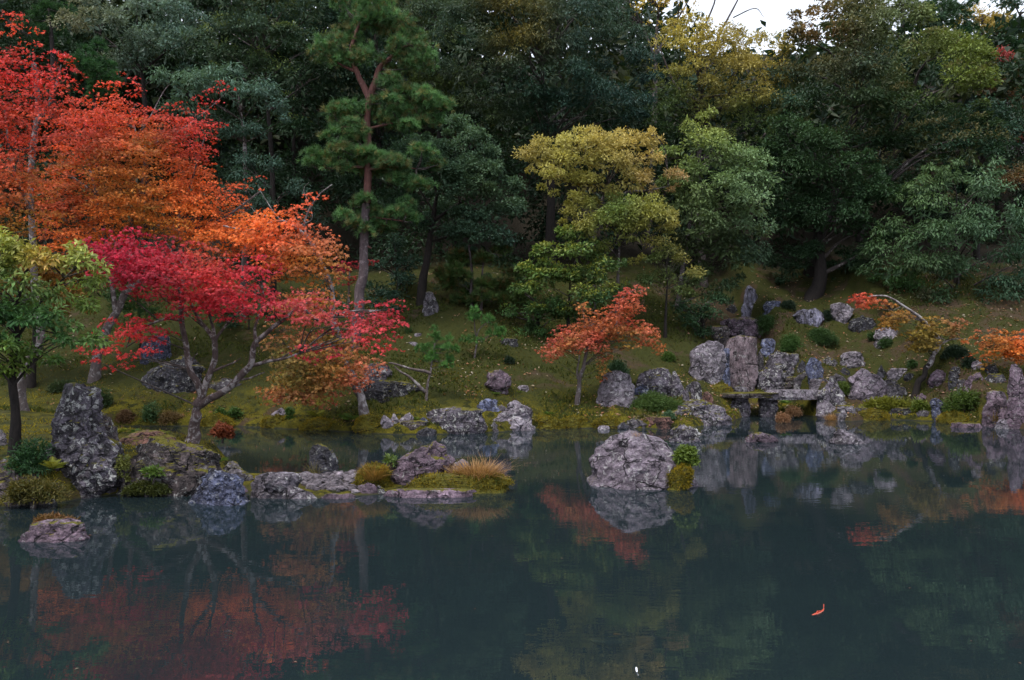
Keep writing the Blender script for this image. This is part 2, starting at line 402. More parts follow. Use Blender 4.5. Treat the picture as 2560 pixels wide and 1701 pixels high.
def rock_mesh(name, z, xl, xr, depth, seed, mat, nu=36, nv=22, sink=0.3, rough=1.0, facets=7, lean=0.1, boxy=0.75):
    """z ascending; returns a mesh about (0, 0, z[0])"""
    r = np.random.default_rng(seed)
    z = np.asarray(z, float); xl = np.asarray(xl, float); xr = np.asarray(xr, float)
    h = z[-1] - z[0]
    t = np.concatenate([[-sink], np.linspace(0, h, nv)])
    mid = (xl + xr) / 2; xl = mid + (xl - mid) * 1.1; xr = mid + (xr - mid) * 1.1
    L_ = np.interp(t + z[0], z, xl); R_ = np.interp(t + z[0], z, xr)
    jl = fbm(np.stack([t / max(h, .1) * 4 + seed, t * 0, t * 0], -1), 3) * .10; jr = fbm(np.stack([t / max(h, .1) * 4 + seed + 50, t * 0, t * 0], -1), 3) * .10
    wd = R_ - L_; L_ = L_ + jl * wd; R_ = R_ + jr * wd
    cx0 = (xl[0] + xr[0]) / 2
    hw = np.maximum((R_ - L_) / 2, 0.01); cx = (R_ + L_) / 2 - cx0
    hwm = hw.max(); size = min(hwm, max(h, 0.05))
    hd = depth / 2 * (0.3 + 0.7 * hw / hwm)
    th = np.linspace(0, 2 * np.pi, nu, endpoint=False) + r.uniform(0, .2)
    cs, sn = np.cos(th), np.sin(th)
    cs = np.sign(cs) * np.abs(cs) ** boxy; sn = np.sign(sn) * np.abs(sn) ** boxy
    X = cx[:, None] + hw[:, None] * cs; Yv = (lean * depth * (t / h))[:, None] + hd[:, None] * sn
    Z = np.repeat(t[:, None], nu, 1)
    caps = []
    for k, f in enumerate((0.72, 0.38)):
        caps.append((cx[-1] + hw[-1] * cs * f, lean * depth + hd[-1] * sn * f, np.full(nu, h + 0.05 * size * (k + 1))))
    X = np.vstack([X] + [c[0] for c in caps]); Yv = np.vstack([Yv] + [c[1] for c in caps]); Z = np.vstack([Z] + [c[2] for c in caps])
    nr = len(X)
    V = np.stack([X, Yv, Z], -1).reshape(-1, 3)
    V = np.vstack([V, [[cx[-1], lean * depth, h + 0.12 * size]]])
    # cut facets, mostly on the faces turned to front and back
    c = V.mean(0)
    for k in range(facets):
        a = r.uniform(-.85, .85); up = r.uniform(-0.2, 0.6); sg = -1 if r.random() < .75 else 1
        n = np.array([math.sin(a), sg * math.cos(a), up]); n /= np.linalg.norm(n)
        s = (V - c) @ n; lim = s.max() * r.uniform(.66, .93)
        over = np.maximum(s - lim, 0) * 0.9
        V -= over[:, None] * n
    # weathering
    dirn = V - c; dirn[:, 2] *= 0.5; dirn /= np.linalg.norm(dirn, axis=1)[:, None] + 1e-9
    q = V / max(size, 0.1) + r.uniform(0, 50, 3)
    crk = np.exp(-(fbm(q * np.array([1.3, 1.3, .8]) + 21, 3) / .07) ** 2)
    cell = np.floor(fbm(q * 1.1 + 3, 2) * 5) / 5
    amp = rough * size * (0.15 * fbm(q * 1.4, 4) + 0.13 * cell - 0.12 * np.abs(fbm(q * 3.1 + 7, 3)) - 0.09 * crk + 0.05 * fbm(q * 7, 3, .6))
    V += dirn * amp[:, None]
    faces = []
    i = np.arange(nr * nu).reshape(nr, nu); j = np.roll(i, -1, 1)
    f = np.stack([i[:-1], j[:-1], j[1:], i[1:]], -1).reshape(-1, 4)
    top = nr * nu
    tri = np.stack([i[-1], j[-1], np.full(nu, top), np.full(nu, top)], -1)
    tris = np.vstack([f[:, [0, 1, 2]], f[:, [0, 2, 3]], tri[:, [0, 1, 2]]])
    me = raw_mesh(name, V, tris, mat)
    try: me.set_sharp_from_angle(angle=math.radians(30))
    except Exception: pass
    return me

_rk = [100]
ROCKS = {}
def rock(name, label, cf, spec, mat='grey', depth=0.8, Y=None, cat='rock', big=None, rough=1.0, lean=0.1, sink=0.3, key=None, group=None, facets=7):
    """spec: (style, x0, x1, ytop, ybase) or list of (y, xl, xr) from top to base, in the pixels of cf"""
    _rk[0] += 1
    if isinstance(spec[0], str):
        st, x0, x1, y0, y1 = spec
        rows = [(y1 + (y0 - y1) * t, x0 + (x1 - x0) * a, x0 + (x1 - x0) * b) for t, a, b in STYLE[st]]
    else:
        rows = sorted(spec, key=lambda q: -q[0])
    pl = np.array([cf(q[1], q[0]) for q in rows]); pr = np.array([cf(q[2], q[0]) for q in rows])
    cxp = (pl[0, 0] + pr[0, 0]) / 2; cyp = pl[0, 1]
    if Y is None: _, Y, _ = land(cxp, cyp)
    wid = (max(pr[:, 0]) - min(pl[:, 0])) / FPX * Y
    dep = wid * depth
    Yc = Y + 0.38 * dep
    z = EYE + (HY - pl[:, 1]) / FPX * Yc
    xl = (pl[:, 0] - HX) / FPX * Yc; xr = (pr[:, 0] - HX) / FPX * Yc
    x0_ = (xl[0] + xr[0]) / 2
    g0 = float(np.maximum(ground(np.array([x0_]), np.array([Yc])), -0.2)[0])
    px_w = max(pr[:, 0]) - min(pl[:, 0])
    nu, nv = (90, 60) if px_w > 110 else (52, 36) if px_w > 50 else (28, 18)
    snk = sink + max(0.0, z[0] - float(ground(np.array([x0_]), np.array([Y + dep * .76]))[0])) * 0 + 0.15
    me = rock_mesh(name, z, xl, xr, dep, _rk[0], RM[mat], nu, nv, snk, rough, facets, lean)
    o = mobj(name, me, None, (x0_, Yc, z[0]))
    tag(o, label, cat, group)
    if key: ROCKS[key] = o
    return o

# --- the near spit of land, left
rock('standing_stone', 'tall lichen-crusted standing rock at the water beside the leafy green tree', E,
     [(230, 450, 640), (260, 420, 720), (330, 400, 755), (480, 360, 800), (620, 345, 850), (690, 320, 940), (800, 330, 955), (900, 330, 950), (1060, 350, 940), (1130, 360, 930)], 'lichen', 0.75, cat='rock', rough=1.7, facets=12)
rock('leaning_stone', 'tilted pale shard leaning on the right flank of the tall lichened rock', E, [(405, 760, 800), (470, 770, 880), (560, 790, 935), (680, 820, 960)], 'mossy', 0.6, Y=16.1)
rock('ledge_rock', 'wide mossy ledge rock with white lichen beside the blue pyramid rock', E,
     [(695, 985, 1690), (730, 965, 1770), (820, 965, 1800), (900, 960, 1830), (1000, 970, 1760), (1110, 990, 1700)], 'mossy', 0.28, key='ledge', rough=1.5)
rock('capping_stone', 'reddish-brown stone lying on the mossy ledge before the crimson maple', E, [(588, 1120, 1290), (630, 1010, 1370), (690, 950, 1430)], 'brown', 0.6, Y=17.0)
rock('small_rock', 'knobbly little rock between the mossy ledge and the gravel spit', E, [(835, 1850, 1920), (880, 1830, 1960), (950, 1830, 2040), (1030, 1840, 2060)], 'grey', 0.8, Y=16.6)
rock('pyramid_rock', 'blue-grey pyramid-shaped rock with white veins standing in the near water', E,
     [(918, 1650, 1760), (940, 1640, 1880), (1000, 1610, 1930), (1080, 1580, 1970), (1140, 1548, 1985), (1195, 1560, 2000)], 'blue', 0.8, rough=1.3, facets=12)
rock('cobble', 'egg-sized round stone tucked against the blue pyramid rock', E, ('round', 1955, 2018, 1028, 1115), 'purple', 0.8, Y=15.6)
rock('shore_rock', 'lichen-spotted sloping rock under the ferns in the lower left corner', E, [(800, -60, 80), (850, -120, 200), (930, -150, 300), (1030, -180, 400), (1130, -200, 440)], 'mossy', 0.6, Y=14.4)
rock('rounded_stone', 'grey stone at the picture edge behind the dark tree trunk', E, ('round', -60, 48, 570, 700), 'grey', 0.8)
rock('water_rock', 'low pinkish block with a vertical crack, alone in the near water', E,
     [(1335, 300, 660), (1350, 265, 672), (1400, 235, 685), (1460, 185, 685), (1500, 160, 690)], 'purple', 0.6, key='lowblock')
# --- gravel spit and island
rock('ledge_stone', 'flat-topped pale ledge stone at the edge of the gravel spit', F, [(600, 240, 595), (640, 215, 600), (700, 205, 570), (790, 200, 530)], 'pale', 0.4)
rock('low_ledge', 'long low ledge stepping down from the flat-topped stone to the water', F, [(690, 480, 560), (740, 470, 720), (790, 460, 795)], 'pale', 0.16)
rock('upright_stone', 'dark upright stone with white lichen streaks standing behind the gravel spit', F,
     [(368, 720, 800), (400, 695, 850), (470, 685, 890), (540, 690, 900), (600, 700, 890)], 'dark', 0.8)
rock('tent_rock', 'broad tent-shaped purple-grey rock on the grassy islet', F,
     [(350, 1650, 1720), (380, 1590, 1760), (420, 1520, 1770), (480, 1420, 1815), (540, 1340, 1830), (620, 1290, 1840)], 'purple', 0.75, Y=16.0, key='tent', facets=9)
rock('grassy_rock', 'pale rounded rock half hidden by the orange grass tuft', F, ('round', 1800, 1990, 490, 620), 'pale', 0.7, Y=16.3)
rock('moss_mound', 'rust-tinged mossy mound at the left end of the grassy islet', F, [(530, 1140, 1270), (570, 1090, 1300), (630, 1080, 1310), (690, 1080, 1320)], 'moss', 0.7, Y=15.9, cat='moss mound', rough=0.6, key='mound1')
rock('moss_bank', 'long moss bank along the front of the grassy islet', F, [(600, 1700, 2150), (630, 1560, 2215), (680, 1450, 2240), (712, 1440, 2230)], 'moss', 0.3, Y=15.55, cat='moss bank', rough=0.6, key='mound2')
rock('waterline_slab', 'thin flat purple slab at the waterline under the moss bank', F, ('flat', 1290, 1990, 714, 738), 'purple', 0.16, Y=15.2, rough=0.5)
rock('spit_stone', 'angular stone in front of the rusty moss mound', F, ('round', 1075, 1220, 668, 750), 'purple', 0.7)
rock('spit_stone', 'smaller stone just right of the angular stone below the moss mound', F, ('left', 1205, 1300, 690, 748), 'grey', 0.7)
rock('floating_slab', 'low flat slab awash at the front tip of the gravel spit', F, ('flat', 790, 1038, 752, 790), 'purple', 0.25, rough=0.5)
# --- rocks out in the pond
rock('island_boulder', 'large domed boulder rising from the middle of the pond', G,
     [(272, 430, 680), (285, 385, 720), (315, 350, 780), (370, 285, 835), (440, 245, 865), (520, 238, 900), (590, 240, 940), (655, 255, 950)], 'boulder', 0.85, key='island', rough=0.8, facets=5)
rock('moss_mound', 'yellow moss cushion on the right foot of the domed pond boulder', G, [(495, 900, 960), (520, 840, 968), (580, 760, 960), (645, 700, 925)], 'moss', 0.5, Y=15.9, cat='moss mound', rough=0.8)
rock('pond_rock', 'squarish rock with yellow moss patch in the water behind the domed boulder', G, [(192, 870, 940), (205, 850, 1000), (250, 820, 1028), (315, 800, 1030)], 'lichen', 0.7)
rock('pond_rock', 'flat purple rock awash in the pond before the stone bridge', G, [(248, 1430, 1520), (265, 1385, 1570), (290, 1365, 1588), (315, 1360, 1590)], 'purple', 0.6)
rock('pond_rock', 'pale pointed rock alone in the pond at right', G, [(220, 2050, 2090), (250, 2030, 2160), (290, 2012, 2215), (330, 2005, 2250)], 'pale', 0.6)
# --- far bank, middle
rock('bank_boulder', 'black-and-white speckled boulder behind the long dark flat rock', B, [(1050, 390, 480), (1080, 350, 515), (1140, 330, 530), (1190, 320, 525)], 'lichen', 0.8)
rock('flat_rock', 'long dark flat rock lying on the moss beside the leaning white trunk', B, [(1190, 340, 640), (1220, 320, 720), (1270, 310, 770), (1310, 320, 730), (1350, 400, 640)], 'dark', 0.5, key='flatrock')
rock('mushroom_rock', 'top-heavy purple rock alone on the moss slope', B, [(1118, 1300, 1430), (1150, 1255, 1448), (1220, 1250, 1445), (1250, 1290, 1430), (1295, 1330, 1410)], 'purple', 0.8, facets=4)
rock('square_block', 'big square-faced lichened block at the far waterline', B, [(1400, 850, 1235), (1430, 835, 1240), (1500, 825, 1240), (1575, 815, 1245)], 'lichen', 0.5, rough=0.7)
rock('flat_stone', 'flat bluish stone on the bank behind the square-faced block', B, ('flat', 1180, 1352, 1330, 1420), 'blue', 0.6)
rock('craggy_rock', 'craggy grey rock right of the square-faced block at the waterline', B, [(1355, 1420, 1510), (1390, 1390, 1580), (1450, 1330, 1612), (1545, 1310, 1612)], 'pale', 0.7, rough=1.3)
rock('small_rock', 'fist-like stone between the flat bluish stone and the craggy rock', B, ('round', 1335, 1402, 1368, 1415), 'grey', 0.8)
rock('small_rock', 'small peaked stone wedged beside the square-faced block', B, ('peak', 1270, 1352, 1498, 1572), 'grey', 0.8)
rock('pale_shard', 'thin white shard on the bank below the leaning white trunk', B, ('left', 455, 560, 1440, 1545), 'pale', 0.5)
rock('pale_shard', 'second white shard, standing behind the first on the bank', B, ('peak', 525, 590, 1430, 1500), 'pale', 0.6)
rock('smooth_stone', 'smooth pinkish stone on the moss left of the square-faced block', B, ('right', 596, 705, 1434, 1495), 'pale', 0.7)
rock('smooth_stone', 'small bluish stone beside the smooth pinkish one', B, ('round', 750, 812, 1460, 1505), 'blue', 0.8)
rock('mossy_hump', 'golden moss hump overhanging the water below the leaning white trunk', B, [(1450, 310, 420), (1480, 280, 455), (1520, 270, 490), (1572, 275, 520)], 'moss', 0.6, cat='moss mound', rough=0.6)
rock('mossy_rock', 'brown moss-capped rock at the waterline before the smooth stones', B, ('block', 605, 822, 1488, 1572), 'mossy', 0.6)
rock('low_stone', 'dark wet stone at the waterline left of the square-faced block', F, ('round', 1545, 1695, 225, 290), 'dark', 0.6)
rock('hill_rock', 'mottled dark rock high on the slope beside the reddish trunk', B, [(518, 800, 850), (560, 790, 880), (620, 785, 890), (680, 780, 900)], 'grey', 0.8)
# --- far bank, left behind the maples
rock('dark_standing_rock', 'tall bluish rock in the shade behind the crimson maple', A, [(690, 940, 1010), (730, 890, 1025), (800, 880, 1035), (850, 870, 1040)], 'blue', 0.7)
rock('broad_rock', 'broad dark boulder behind the forked trunk of the crimson maple', A, [(830, 1050, 1160), (870, 980, 1215), (940, 900, 1230), (1040, 870, 1235)], 'dark', 0.6)
rock('low_rock', 'low grey rock between the crimson maple stems and the pale twin trunks', A, ('round', 1270, 1490, 955, 1025), 'grey', 0.5)
rock('white_stone', 'small white stone set in the moss bank under the maple boughs', A, ('right', 1660, 1748, 1128, 1178), 'pale', 0.8)
# --- far bank, right: boulders by the water
rock('pitted_boulder', 'rounded grey boulder with dark pits beside the small orange maple', C, [(882, 740, 860), (900, 705, 880), (960, 680, 895), (1040, 640, 920), (1115, 630, 925)], 'pale', 0.7, rough=0.6)
rock('square_boulder', 'lichened angular boulder right behind the pitted one', C, [(850, 1040, 1180), (880, 1000, 1195), (950, 955, 1195), (1035, 935, 1185)], 'lichen', 0.7)
rock('low_rock', 'low bluish rock in front of the lichened angular boulder', C, ('round', 905, 1052, 978, 1055), 'blue', 0.6)
rock('slim_stone', 'slim upright stone just right of the lichened angular boulder', C, ('left', 1195, 1302, 868, 1065), 'lichen', 0.7)
rock('white_pillar', 'thin white-spotted pillar stone behind the wide speckled rock', C, [(945, 1350, 1400), (980, 1345, 1425), (1050, 1350, 1435), (1115, 1345, 1440)], 'lichen', 0.8)
rock('speckled_rock', 'wide low speckled rock sloping into the water before the bridge', C, [(1103, 1340, 1480), (1130, 1260, 1560), (1180, 1200, 1610), (1230, 1185, 1670), (1280, 1200, 1700)], 'lichen', 0.6)
rock('brown_rock', 'brown wet rock at the waterline below the yellow moss', C, ('block', 1000, 1198, 1213, 1292), 'brown', 0.5)
rock('shore_stone', 'grey shore stone left of the brown wet rock', C, ('round', 858, 1002, 1228, 1285), 'grey', 0.5)
rock('shore_stone', 'dark squat shore stone between two grey ones at the moss edge', C, ('round', 795, 882, 1258, 1308), 'dark', 0.6)
rock('shore_stone', 'tiny pale shore stone farthest left along the yellow moss edge', C, ('flat', 648, 735, 1283, 1312), 'pale', 0.6)
rock('moss_mound', 'small bright moss dome left of the stone bridge', C, ('round', 1490, 1652, 968, 1032), 'moss', 0.7, cat='moss mound', rough=0.5)
rock('brown_stone', 'rounded brown stone at the left end of the bridge', C, ('round', 1432, 1512, 1028, 1102), 'brown', 0.8)
# waterfall group
rock('cascade_slab', 'broad pale upright slab left of the dry cascade', C, [(643, 1450, 1560), (670, 1420, 1600), (720, 1360, 1605), (800, 1350, 1600), (880, 1350, 1590), (962, 1380, 1570)], 'pale', 0.4, rough=0.7, lean=0.25)
rock('cascade_slab', 'tall reddish-grey slab in the middle of the dry cascade', C, [(620, 1660, 1850), (660, 1630, 1852), (760, 1618, 1850), (880, 1608, 1845), (960, 1605, 1830), (1030, 1640, 1820)], 'slab', 0.45, rough=0.6, lean=0.25, facets=4)
rock('cascade_shard', 'narrow blue slab squeezed between the two cascade slabs', C, [(700, 1600, 1640), (800, 1590, 1640), (960, 1575, 1640)], 'blue', 0.8)
rock('crowning_rock', 'purple moss-edged rock crowning the dry cascade', C, [(478, 1600, 1820), (500, 1585, 1850), (560, 1600, 1890), (610, 1650, 1922), (650, 1660, 1860)], 'purple', 0.6)
rock('mossy_shoulder', 'dark mossy rock left of the cascade crown', C, [(530, 1495, 1640), (570, 1500, 1640), (640, 1540, 1640), (720, 1560, 1640)], 'mossy', 0.6)
rock('standing_slate', 'vertically striped bluish standing stone at the top of the cascade', C, [(225, 1780, 1800), (255, 1765, 1850), (320, 1750, 1872), (400, 1730, 1870), (482, 1735, 1850)], 'slate', 0.6, facets=4)
rock('blue_rock', 'blue-grey rock right beside the striped standing stone', C, [(345, 1910, 2015), (380, 1890, 2022), (430, 1895, 1990), (450, 1890, 1960)], 'blue', 0.7)
rock('dark_rock', 'dark low rock left of the striped standing stone', C, ('round', 1618, 1702, 368, 435), 'dark', 0.7)
rock('blue_rock', 'dark blue rock right of the tall cascade slab', C, [(630, 1890, 1960), (660, 1880, 2005), (720, 1885, 2022), (755, 1900, 2010)], 'blue', 0.7)
rock('narrow_rock', 'narrow shaded rock filling the gap right of the tall cascade slab', H, ('block', 762, 818, 860, 1050), 'grey', 0.8)
rock('cascade_rock', 'stepped dark rock mass with lichen right of the dry cascade', D, [(728, 230, 290), (735, 220, 410), (800, 190, 412), (880, 120, 400), (960, 95, 360), (1030, 95, 330)], 'lichen', 0.6)
rock('round_stone', 'round yellowish stone on the right end of the cascade foot', D, ('round', 145, 312, 930, 1025), 'grey', 0.7)
rock('mossy_stone', 'brown moss-capped stone behind the right bridge slab', D, ('block', 305, 502, 915, 1010), 'mossy', 0.6)
rock('grey_stone', 'grey wedge behind the brown moss-capped stone', D, ('right', 378, 492, 878, 955), 'grey', 0.6)
rock('upright_rock', 'upright blue-white rock above the right bridge end', D, [(770, 500, 550), (800, 480, 575), (880, 475, 600), (950, 490, 600)], 'blue', 0.7)
rock('slope_stone', 'flattish stone right of the upright blue-white rock', D, ('round', 573, 692, 760, 825), 'grey', 0.7)
rock('slope_stone', 'pale cracked block on the brown slope below the azalea dome', D, ('block', 728, 907, 733, 848), 'pale', 0.7)
rock('slope_stone', 'small shaded stone below the pale cracked block', D, ('round', 718, 802, 848, 905), 'dark', 0.7)
rock('big_boulder', 'biggest lichened boulder on the right bank, behind the triangular rock', D, [(862, 860, 960), (890, 820, 1020), (960, 790, 1070), (1040, 785, 1090), (1105, 800, 1080)], 'boulder', 0.6)
rock('triangular_rock', 'sharp triangular rock at the right end of the stone bridge', D, [(932, 650, 680), (980, 610, 720), (1060, 560, 765), (1145, 552, 795)], 'lichen', 0.7)
rock('foot_rock', 'pale rock in the water at the foot of the triangular rock', D, [(1115, 590, 650), (1150, 560, 695), (1232, 552, 712)], 'pale', 0.7)
rock('slope_stone', 'dark pointed stone behind the biggest boulder', D, ('peak', 990, 1092, 828, 935), 'dark', 0.8)
rock('slope_stone', 'pale flat stone right of the dark pointed one', D, ('flat', 1088, 1232, 850, 942), 'pale', 0.6)
rock('low_rock', 'low grey rock left of the bent tree trunk base', D, ('round', 1095, 1225, 970, 1085), 'grey', 0.6)
rock('hill_rock', 'wide striated rock uphill between the azalea domes', D, [(412, 400, 590), (450, 370, 597), (500, 365, 570), (532, 430, 560)], 'slate', 0.6)
rock('hill_rock', 'pale block-shaped rock highest up the right slope', D, [(365, 670, 780), (400, 655, 832), (460, 670, 800), (517, 690, 770)], 'pale', 0.7)
rock('hill_rock', 'dark blue rounded rock right of the highest pale block', D, ('round', 800, 997, 455, 567), 'dark', 0.6)
rock('hill_rock', 'pale rock under the orange leaves of the bent maple', D, ('block', 985, 1152, 550, 665), 'pale', 0.7)
rock('bank_stone', 'domed purple stone just right of the bent tree trunk', D, ('round', 1398, 1545, 863, 978), 'purple', 0.7)
rock('bank_stone', 'black rounded stone second right of the bent tree trunk', D, ('round', 1548, 1660, 835, 962), 'dark', 0.7)
rock('bank_stone', 'speckled purple stone right of the black one', D, ('right', 1652, 1812, 878, 978), 'purple', 0.7)
rock('bank_stone', 'dark slanted stone behind the speckled purple one', D, ('right', 1803, 1928, 815, 905), 'dark', 0.6)
rock('bank_stone', 'flat grey stone near the tall pillar at the picture edge', D, ('flat', 1832, 1978, 893, 955), 'grey', 0.6)
rock('waterside_rock', 'bluish rock with dry grass at its foot on the right waterline', D, [(1078, 1425, 1470), (1110, 1412, 1520), (1170, 1420, 1540), (1222, 1430, 1535)], 'blue', 0.7)
rock('small_rock', 'small speckled stone among ferns on the right bank', D, ('round', 1565, 1635, 1088, 1165), 'purple', 0.8)
rock('square_pillar', 'square flat-topped stone pillar on the right waterline', D, [(1030, 1835, 1985), (1060, 1825, 1985), (1160, 1812, 1980), (1275, 1808, 1970)], 'purple', 0.6, rough=0.6)
rock('tall_pillar', 'tallest tapering pillar rock at the right picture edge', D, [(812, 2040, 2085), (850, 2020, 2110), (960, 2005, 2150), (1100, 1995, 2170), (1250, 1985, 2190)], 'purple', 0.6)
rock('footing_stone', 'long pale footing stone at the water before the tall pillar', D, ('block', 1900, 2200, 1233, 1305), 'pale', 0.4)
rock('waterline_stone', 'low dark stone at the waterline below the bent tree', D, ('flat', 1100, 1305, 1148, 1200), 'dark', 0.4)
rock('waterline_slab', 'thin flat slab awash left of the square pillar', D, ('flat', 1560, 1800, 1262, 1300), 'purple', 0.4, rough=0.5)
rock('outcrop', 'pale rock outcrop among russet trees at the far right hilltop', crop(1800, 0, 2.8), [(680, 2040, 2100), (720, 2015, 2140), (790, 2010, 2160), (860, 2000, 2170)], 'pale', 0.8, Y=58, sink=10)

for lab, x, y, w in [('moss hummock over the inlet below the white stone', 640, 986, 70), ('moss hummock between the white stone and the golden hump', 735, 992, 80),
        ('moss hummock at the inlet left of the dark bank plants', 500, 984, 70), ('moss hummock just right of the craggy waterline rock', 1262, 989, 70),
        ('moss hummock at the waterline below the small orange maple', 1325, 987, 76), ('moss hummock beside the farthest left shore stone', 1400, 988, 70),
        ('moss hummock on the right waterline before the yellow ferny bed', 2010, 969, 70), ('moss hummock right of the bluish waterside rock', 2200, 976, 70)]:
    rock('moss_hummock', lab, ID, ('round', x - w / 2, x + w / 2, y - 26, y + 1), 'moss', 0.5, cat='moss mound', rough=1.0)
# more stones crowding the cascade and the right bank
for lab, spec, mt in [
    ('stone wedged under the left foot of the broad cascade slab', (C, ('round', 1300, 1400, 960, 1030)), 'dark'),
    ('angular stone at the foot of the tall cascade slab', (C, ('block', 1660, 1780, 985, 1045)), 'grey'),
    ('mossy block between cascade crown and broad slab', (C, ('block', 1540, 1640, 600, 690)), 'mossy'),
    ('lichened chunk under the cascade crown, right side', (C, ('block', 1700, 1800, 560, 640)), 'lichen'),
    ('dark gap stone right of the stepped rock mass', (D, ('peak', 400, 480, 790, 880)), 'dark'),
    ('speckled stone leaning on the stepped rock mass', (D, ('left', 190, 300, 830, 960)), 'lichen'),
    ('low pale stone in front of the upright blue-white rock', (D, ('flat', 500, 640, 930, 985)), 'pale'),
    ('grey stone between the upright rock and the biggest boulder', (D, ('round', 640, 760, 890, 960)), 'grey'),
    ('purple stone low behind the sharp triangular rock', (D, ('round', 740, 830, 980, 1060)), 'purple'),
    ('flat grey stone right of the biggest boulder', (D, ('flat', 1060, 1160, 935, 1000)), 'grey'),
    ('dark stone behind the flat pale slope stone', (D, ('round', 1210, 1290, 880, 940)), 'dark'),
    ('stone half sunk at the right foot of the bent trunk', (D, ('round', 1300, 1380, 1040, 1100)), 'purple'),
    ('low stone in the shade between the black and speckled bank stones', (D, ('flat', 1610, 1690, 930, 985)), 'grey'),
    ('small stone above the speckled purple one', (D, ('round', 1720, 1800, 790, 850)), 'pale'),
    ('low stone at the left foot of the tall edge pillar', (D, ('block', 1930, 2010, 1150, 1240)), 'purple'),
    ('shore stone under the yellow-green ferny bed', (D, ('round', 820, 960, 1140, 1195)), 'dark'),
    ('shore stone right of the foot of the triangular rock', (D, ('flat', 700, 840, 1130, 1190)), 'grey'),
    ('shore stone below the bright ferny bed', (D, ('round', 1300, 1420, 1160, 1215)), 'grey'),
    ('small upright stone beside the thin white-spotted pillar', (C, ('peak', 1280, 1345, 1000, 1110)), 'lichen'),
    ('flat stone between the pitted boulder and the low shrub', (C, ('flat', 840, 960, 1060, 1120)), 'grey'),
    ('pale half-buried stone on the slope left of the orange maple', (C, ('flat', 40, 130, 980, 1020)), 'pale'),
    ('dark buried stone on the slope above the top-heavy rock', (K, ('flat', 1090, 1280, 900, 970)), 'dark'),
    ('pale flat stone on the slope left of the young pine', (K, ('flat', 80, 200, 940, 985)), 'pale'),
    ('small pale stone high on the shaded slope', (K, ('flat', 155, 235, 845, 880)), 'pale'),
]:
    rock('stone', lab, spec[0], spec[1], mt, 0.7)

# --- stone bridge
def bridge():
    x0, Y0, _ = land(*H(820, 1450)); Y0 = 31.0
    o = thing('stone_bridge', (at(*H(820, 1450), Y0)[0], Y0, 0), 'flat stone bridge of two slabs on rough piers across the inlet', 'bridge')
    def part(name, rows, mat, depth, seed, Y, sink=0.02, rough=0.5):
        pl = np.array([H(q[1], q[0]) for q in rows]); pr = np.array([H(q[2], q[0]) for q in rows])
        z = EYE + (HY - pl[:, 1]) / FPX * Y; xl = (pl[:, 0] - HX) / FPX * Y; xr = (pr[:, 0] - HX) / FPX * Y
        me = rock_mesh(name, z, xl, xr, depth, seed, RM[mat], 60, 14, sink, rough, 3, 0.0, 0.45)
        q = mobj(name, me, o); q.location = Vector(((xl[0] + xr[0]) / 2, Y, z[0])) - o.location; return q
    part('slab', [(1306, 370, 850), (1290, 340, 880), (1262, 310, 885)], 'mossy', 0.9, 1, 31.2)
    part('slab', [(1322, 830, 1350), (1295, 815, 1372), (1240, 850, 1372)], 'pale', 0.9, 2, 31.35)
    part('pier', [(1460, 470, 672), (1400, 480, 665), (1312, 480, 650)], 'lichen', 0.6, 3, 31.3, 0.5, 1.0)
    part('pier', [(1460, 785, 938), (1400, 790, 935), (1315, 780, 940)], 'lichen', 0.6, 4, 31.3, 0.5, 1.0)
bridge()

# --- loose stones
prng = np.random.default_rng(11)
peb = []
for k in range(7):
    w = prng.uniform(.09, .13); h = w * prng.uniform(.45, .7)
    zz = np.array([0, h * .4, h * .8, h]); hwv = np.array([.9, 1., .75, .4]) * w
    peb.append(rock_mesh('pebble', zz, -hwv, hwv, w * prng.uniform(1.4, 2.2), 300 + k, RM['pebble'], 14, 7, 0.03, 0.8, 3, 0.0, 0.9))
pebP = np.array([pond(*F(x, y)) for x, y in [(600, 640), (700, 615), (830, 590), (1000, 600), (1075, 640), (1085, 720), (1060, 760), (900, 745), (800, 740), (720, 740), (640, 700)]])
pts = []
while len(pts) < 95:
    x = prng.uniform(pebP[:, 0].min(), pebP[:, 0].max()); y = prng.uniform(pebP[:, 1].min(), pebP[:, 1].max())
    if poly_sd(pebP, np.array([x]), np.array([y]))[0] < 0: continue
    if any((x - a) ** 2 + (y - b_) ** 2 < 0.017 for a, b_ in pts): 
        if prng.random() < .985: continue
    pts.append((x, y))
for k, (x, y) in enumerate(pts):
    o = bpy.data.objects.new('pebble', peb[k % 7]); s = prng.uniform(.6, 1.25)
    o.location = (x, y, float(ground(np.array([x]), np.array([y]))[0]) + 0.005); o.scale = (s, s, s); o.rotation_euler = (prng.uniform(-.2, .2), prng.uniform(-.2, .2), prng.uniform(0, 6.3))
    link(o); tag(o, 'small grey pebble on the gravel spit between the ledge stone and the islet', 'pebble', 'pebbles on the gravel spit')
# ---------------------------------------------------------------- plants: shared shapes
def unit(a): return a / (np.linalg.norm(a, axis=-1, keepdims=True) + 1e-9)

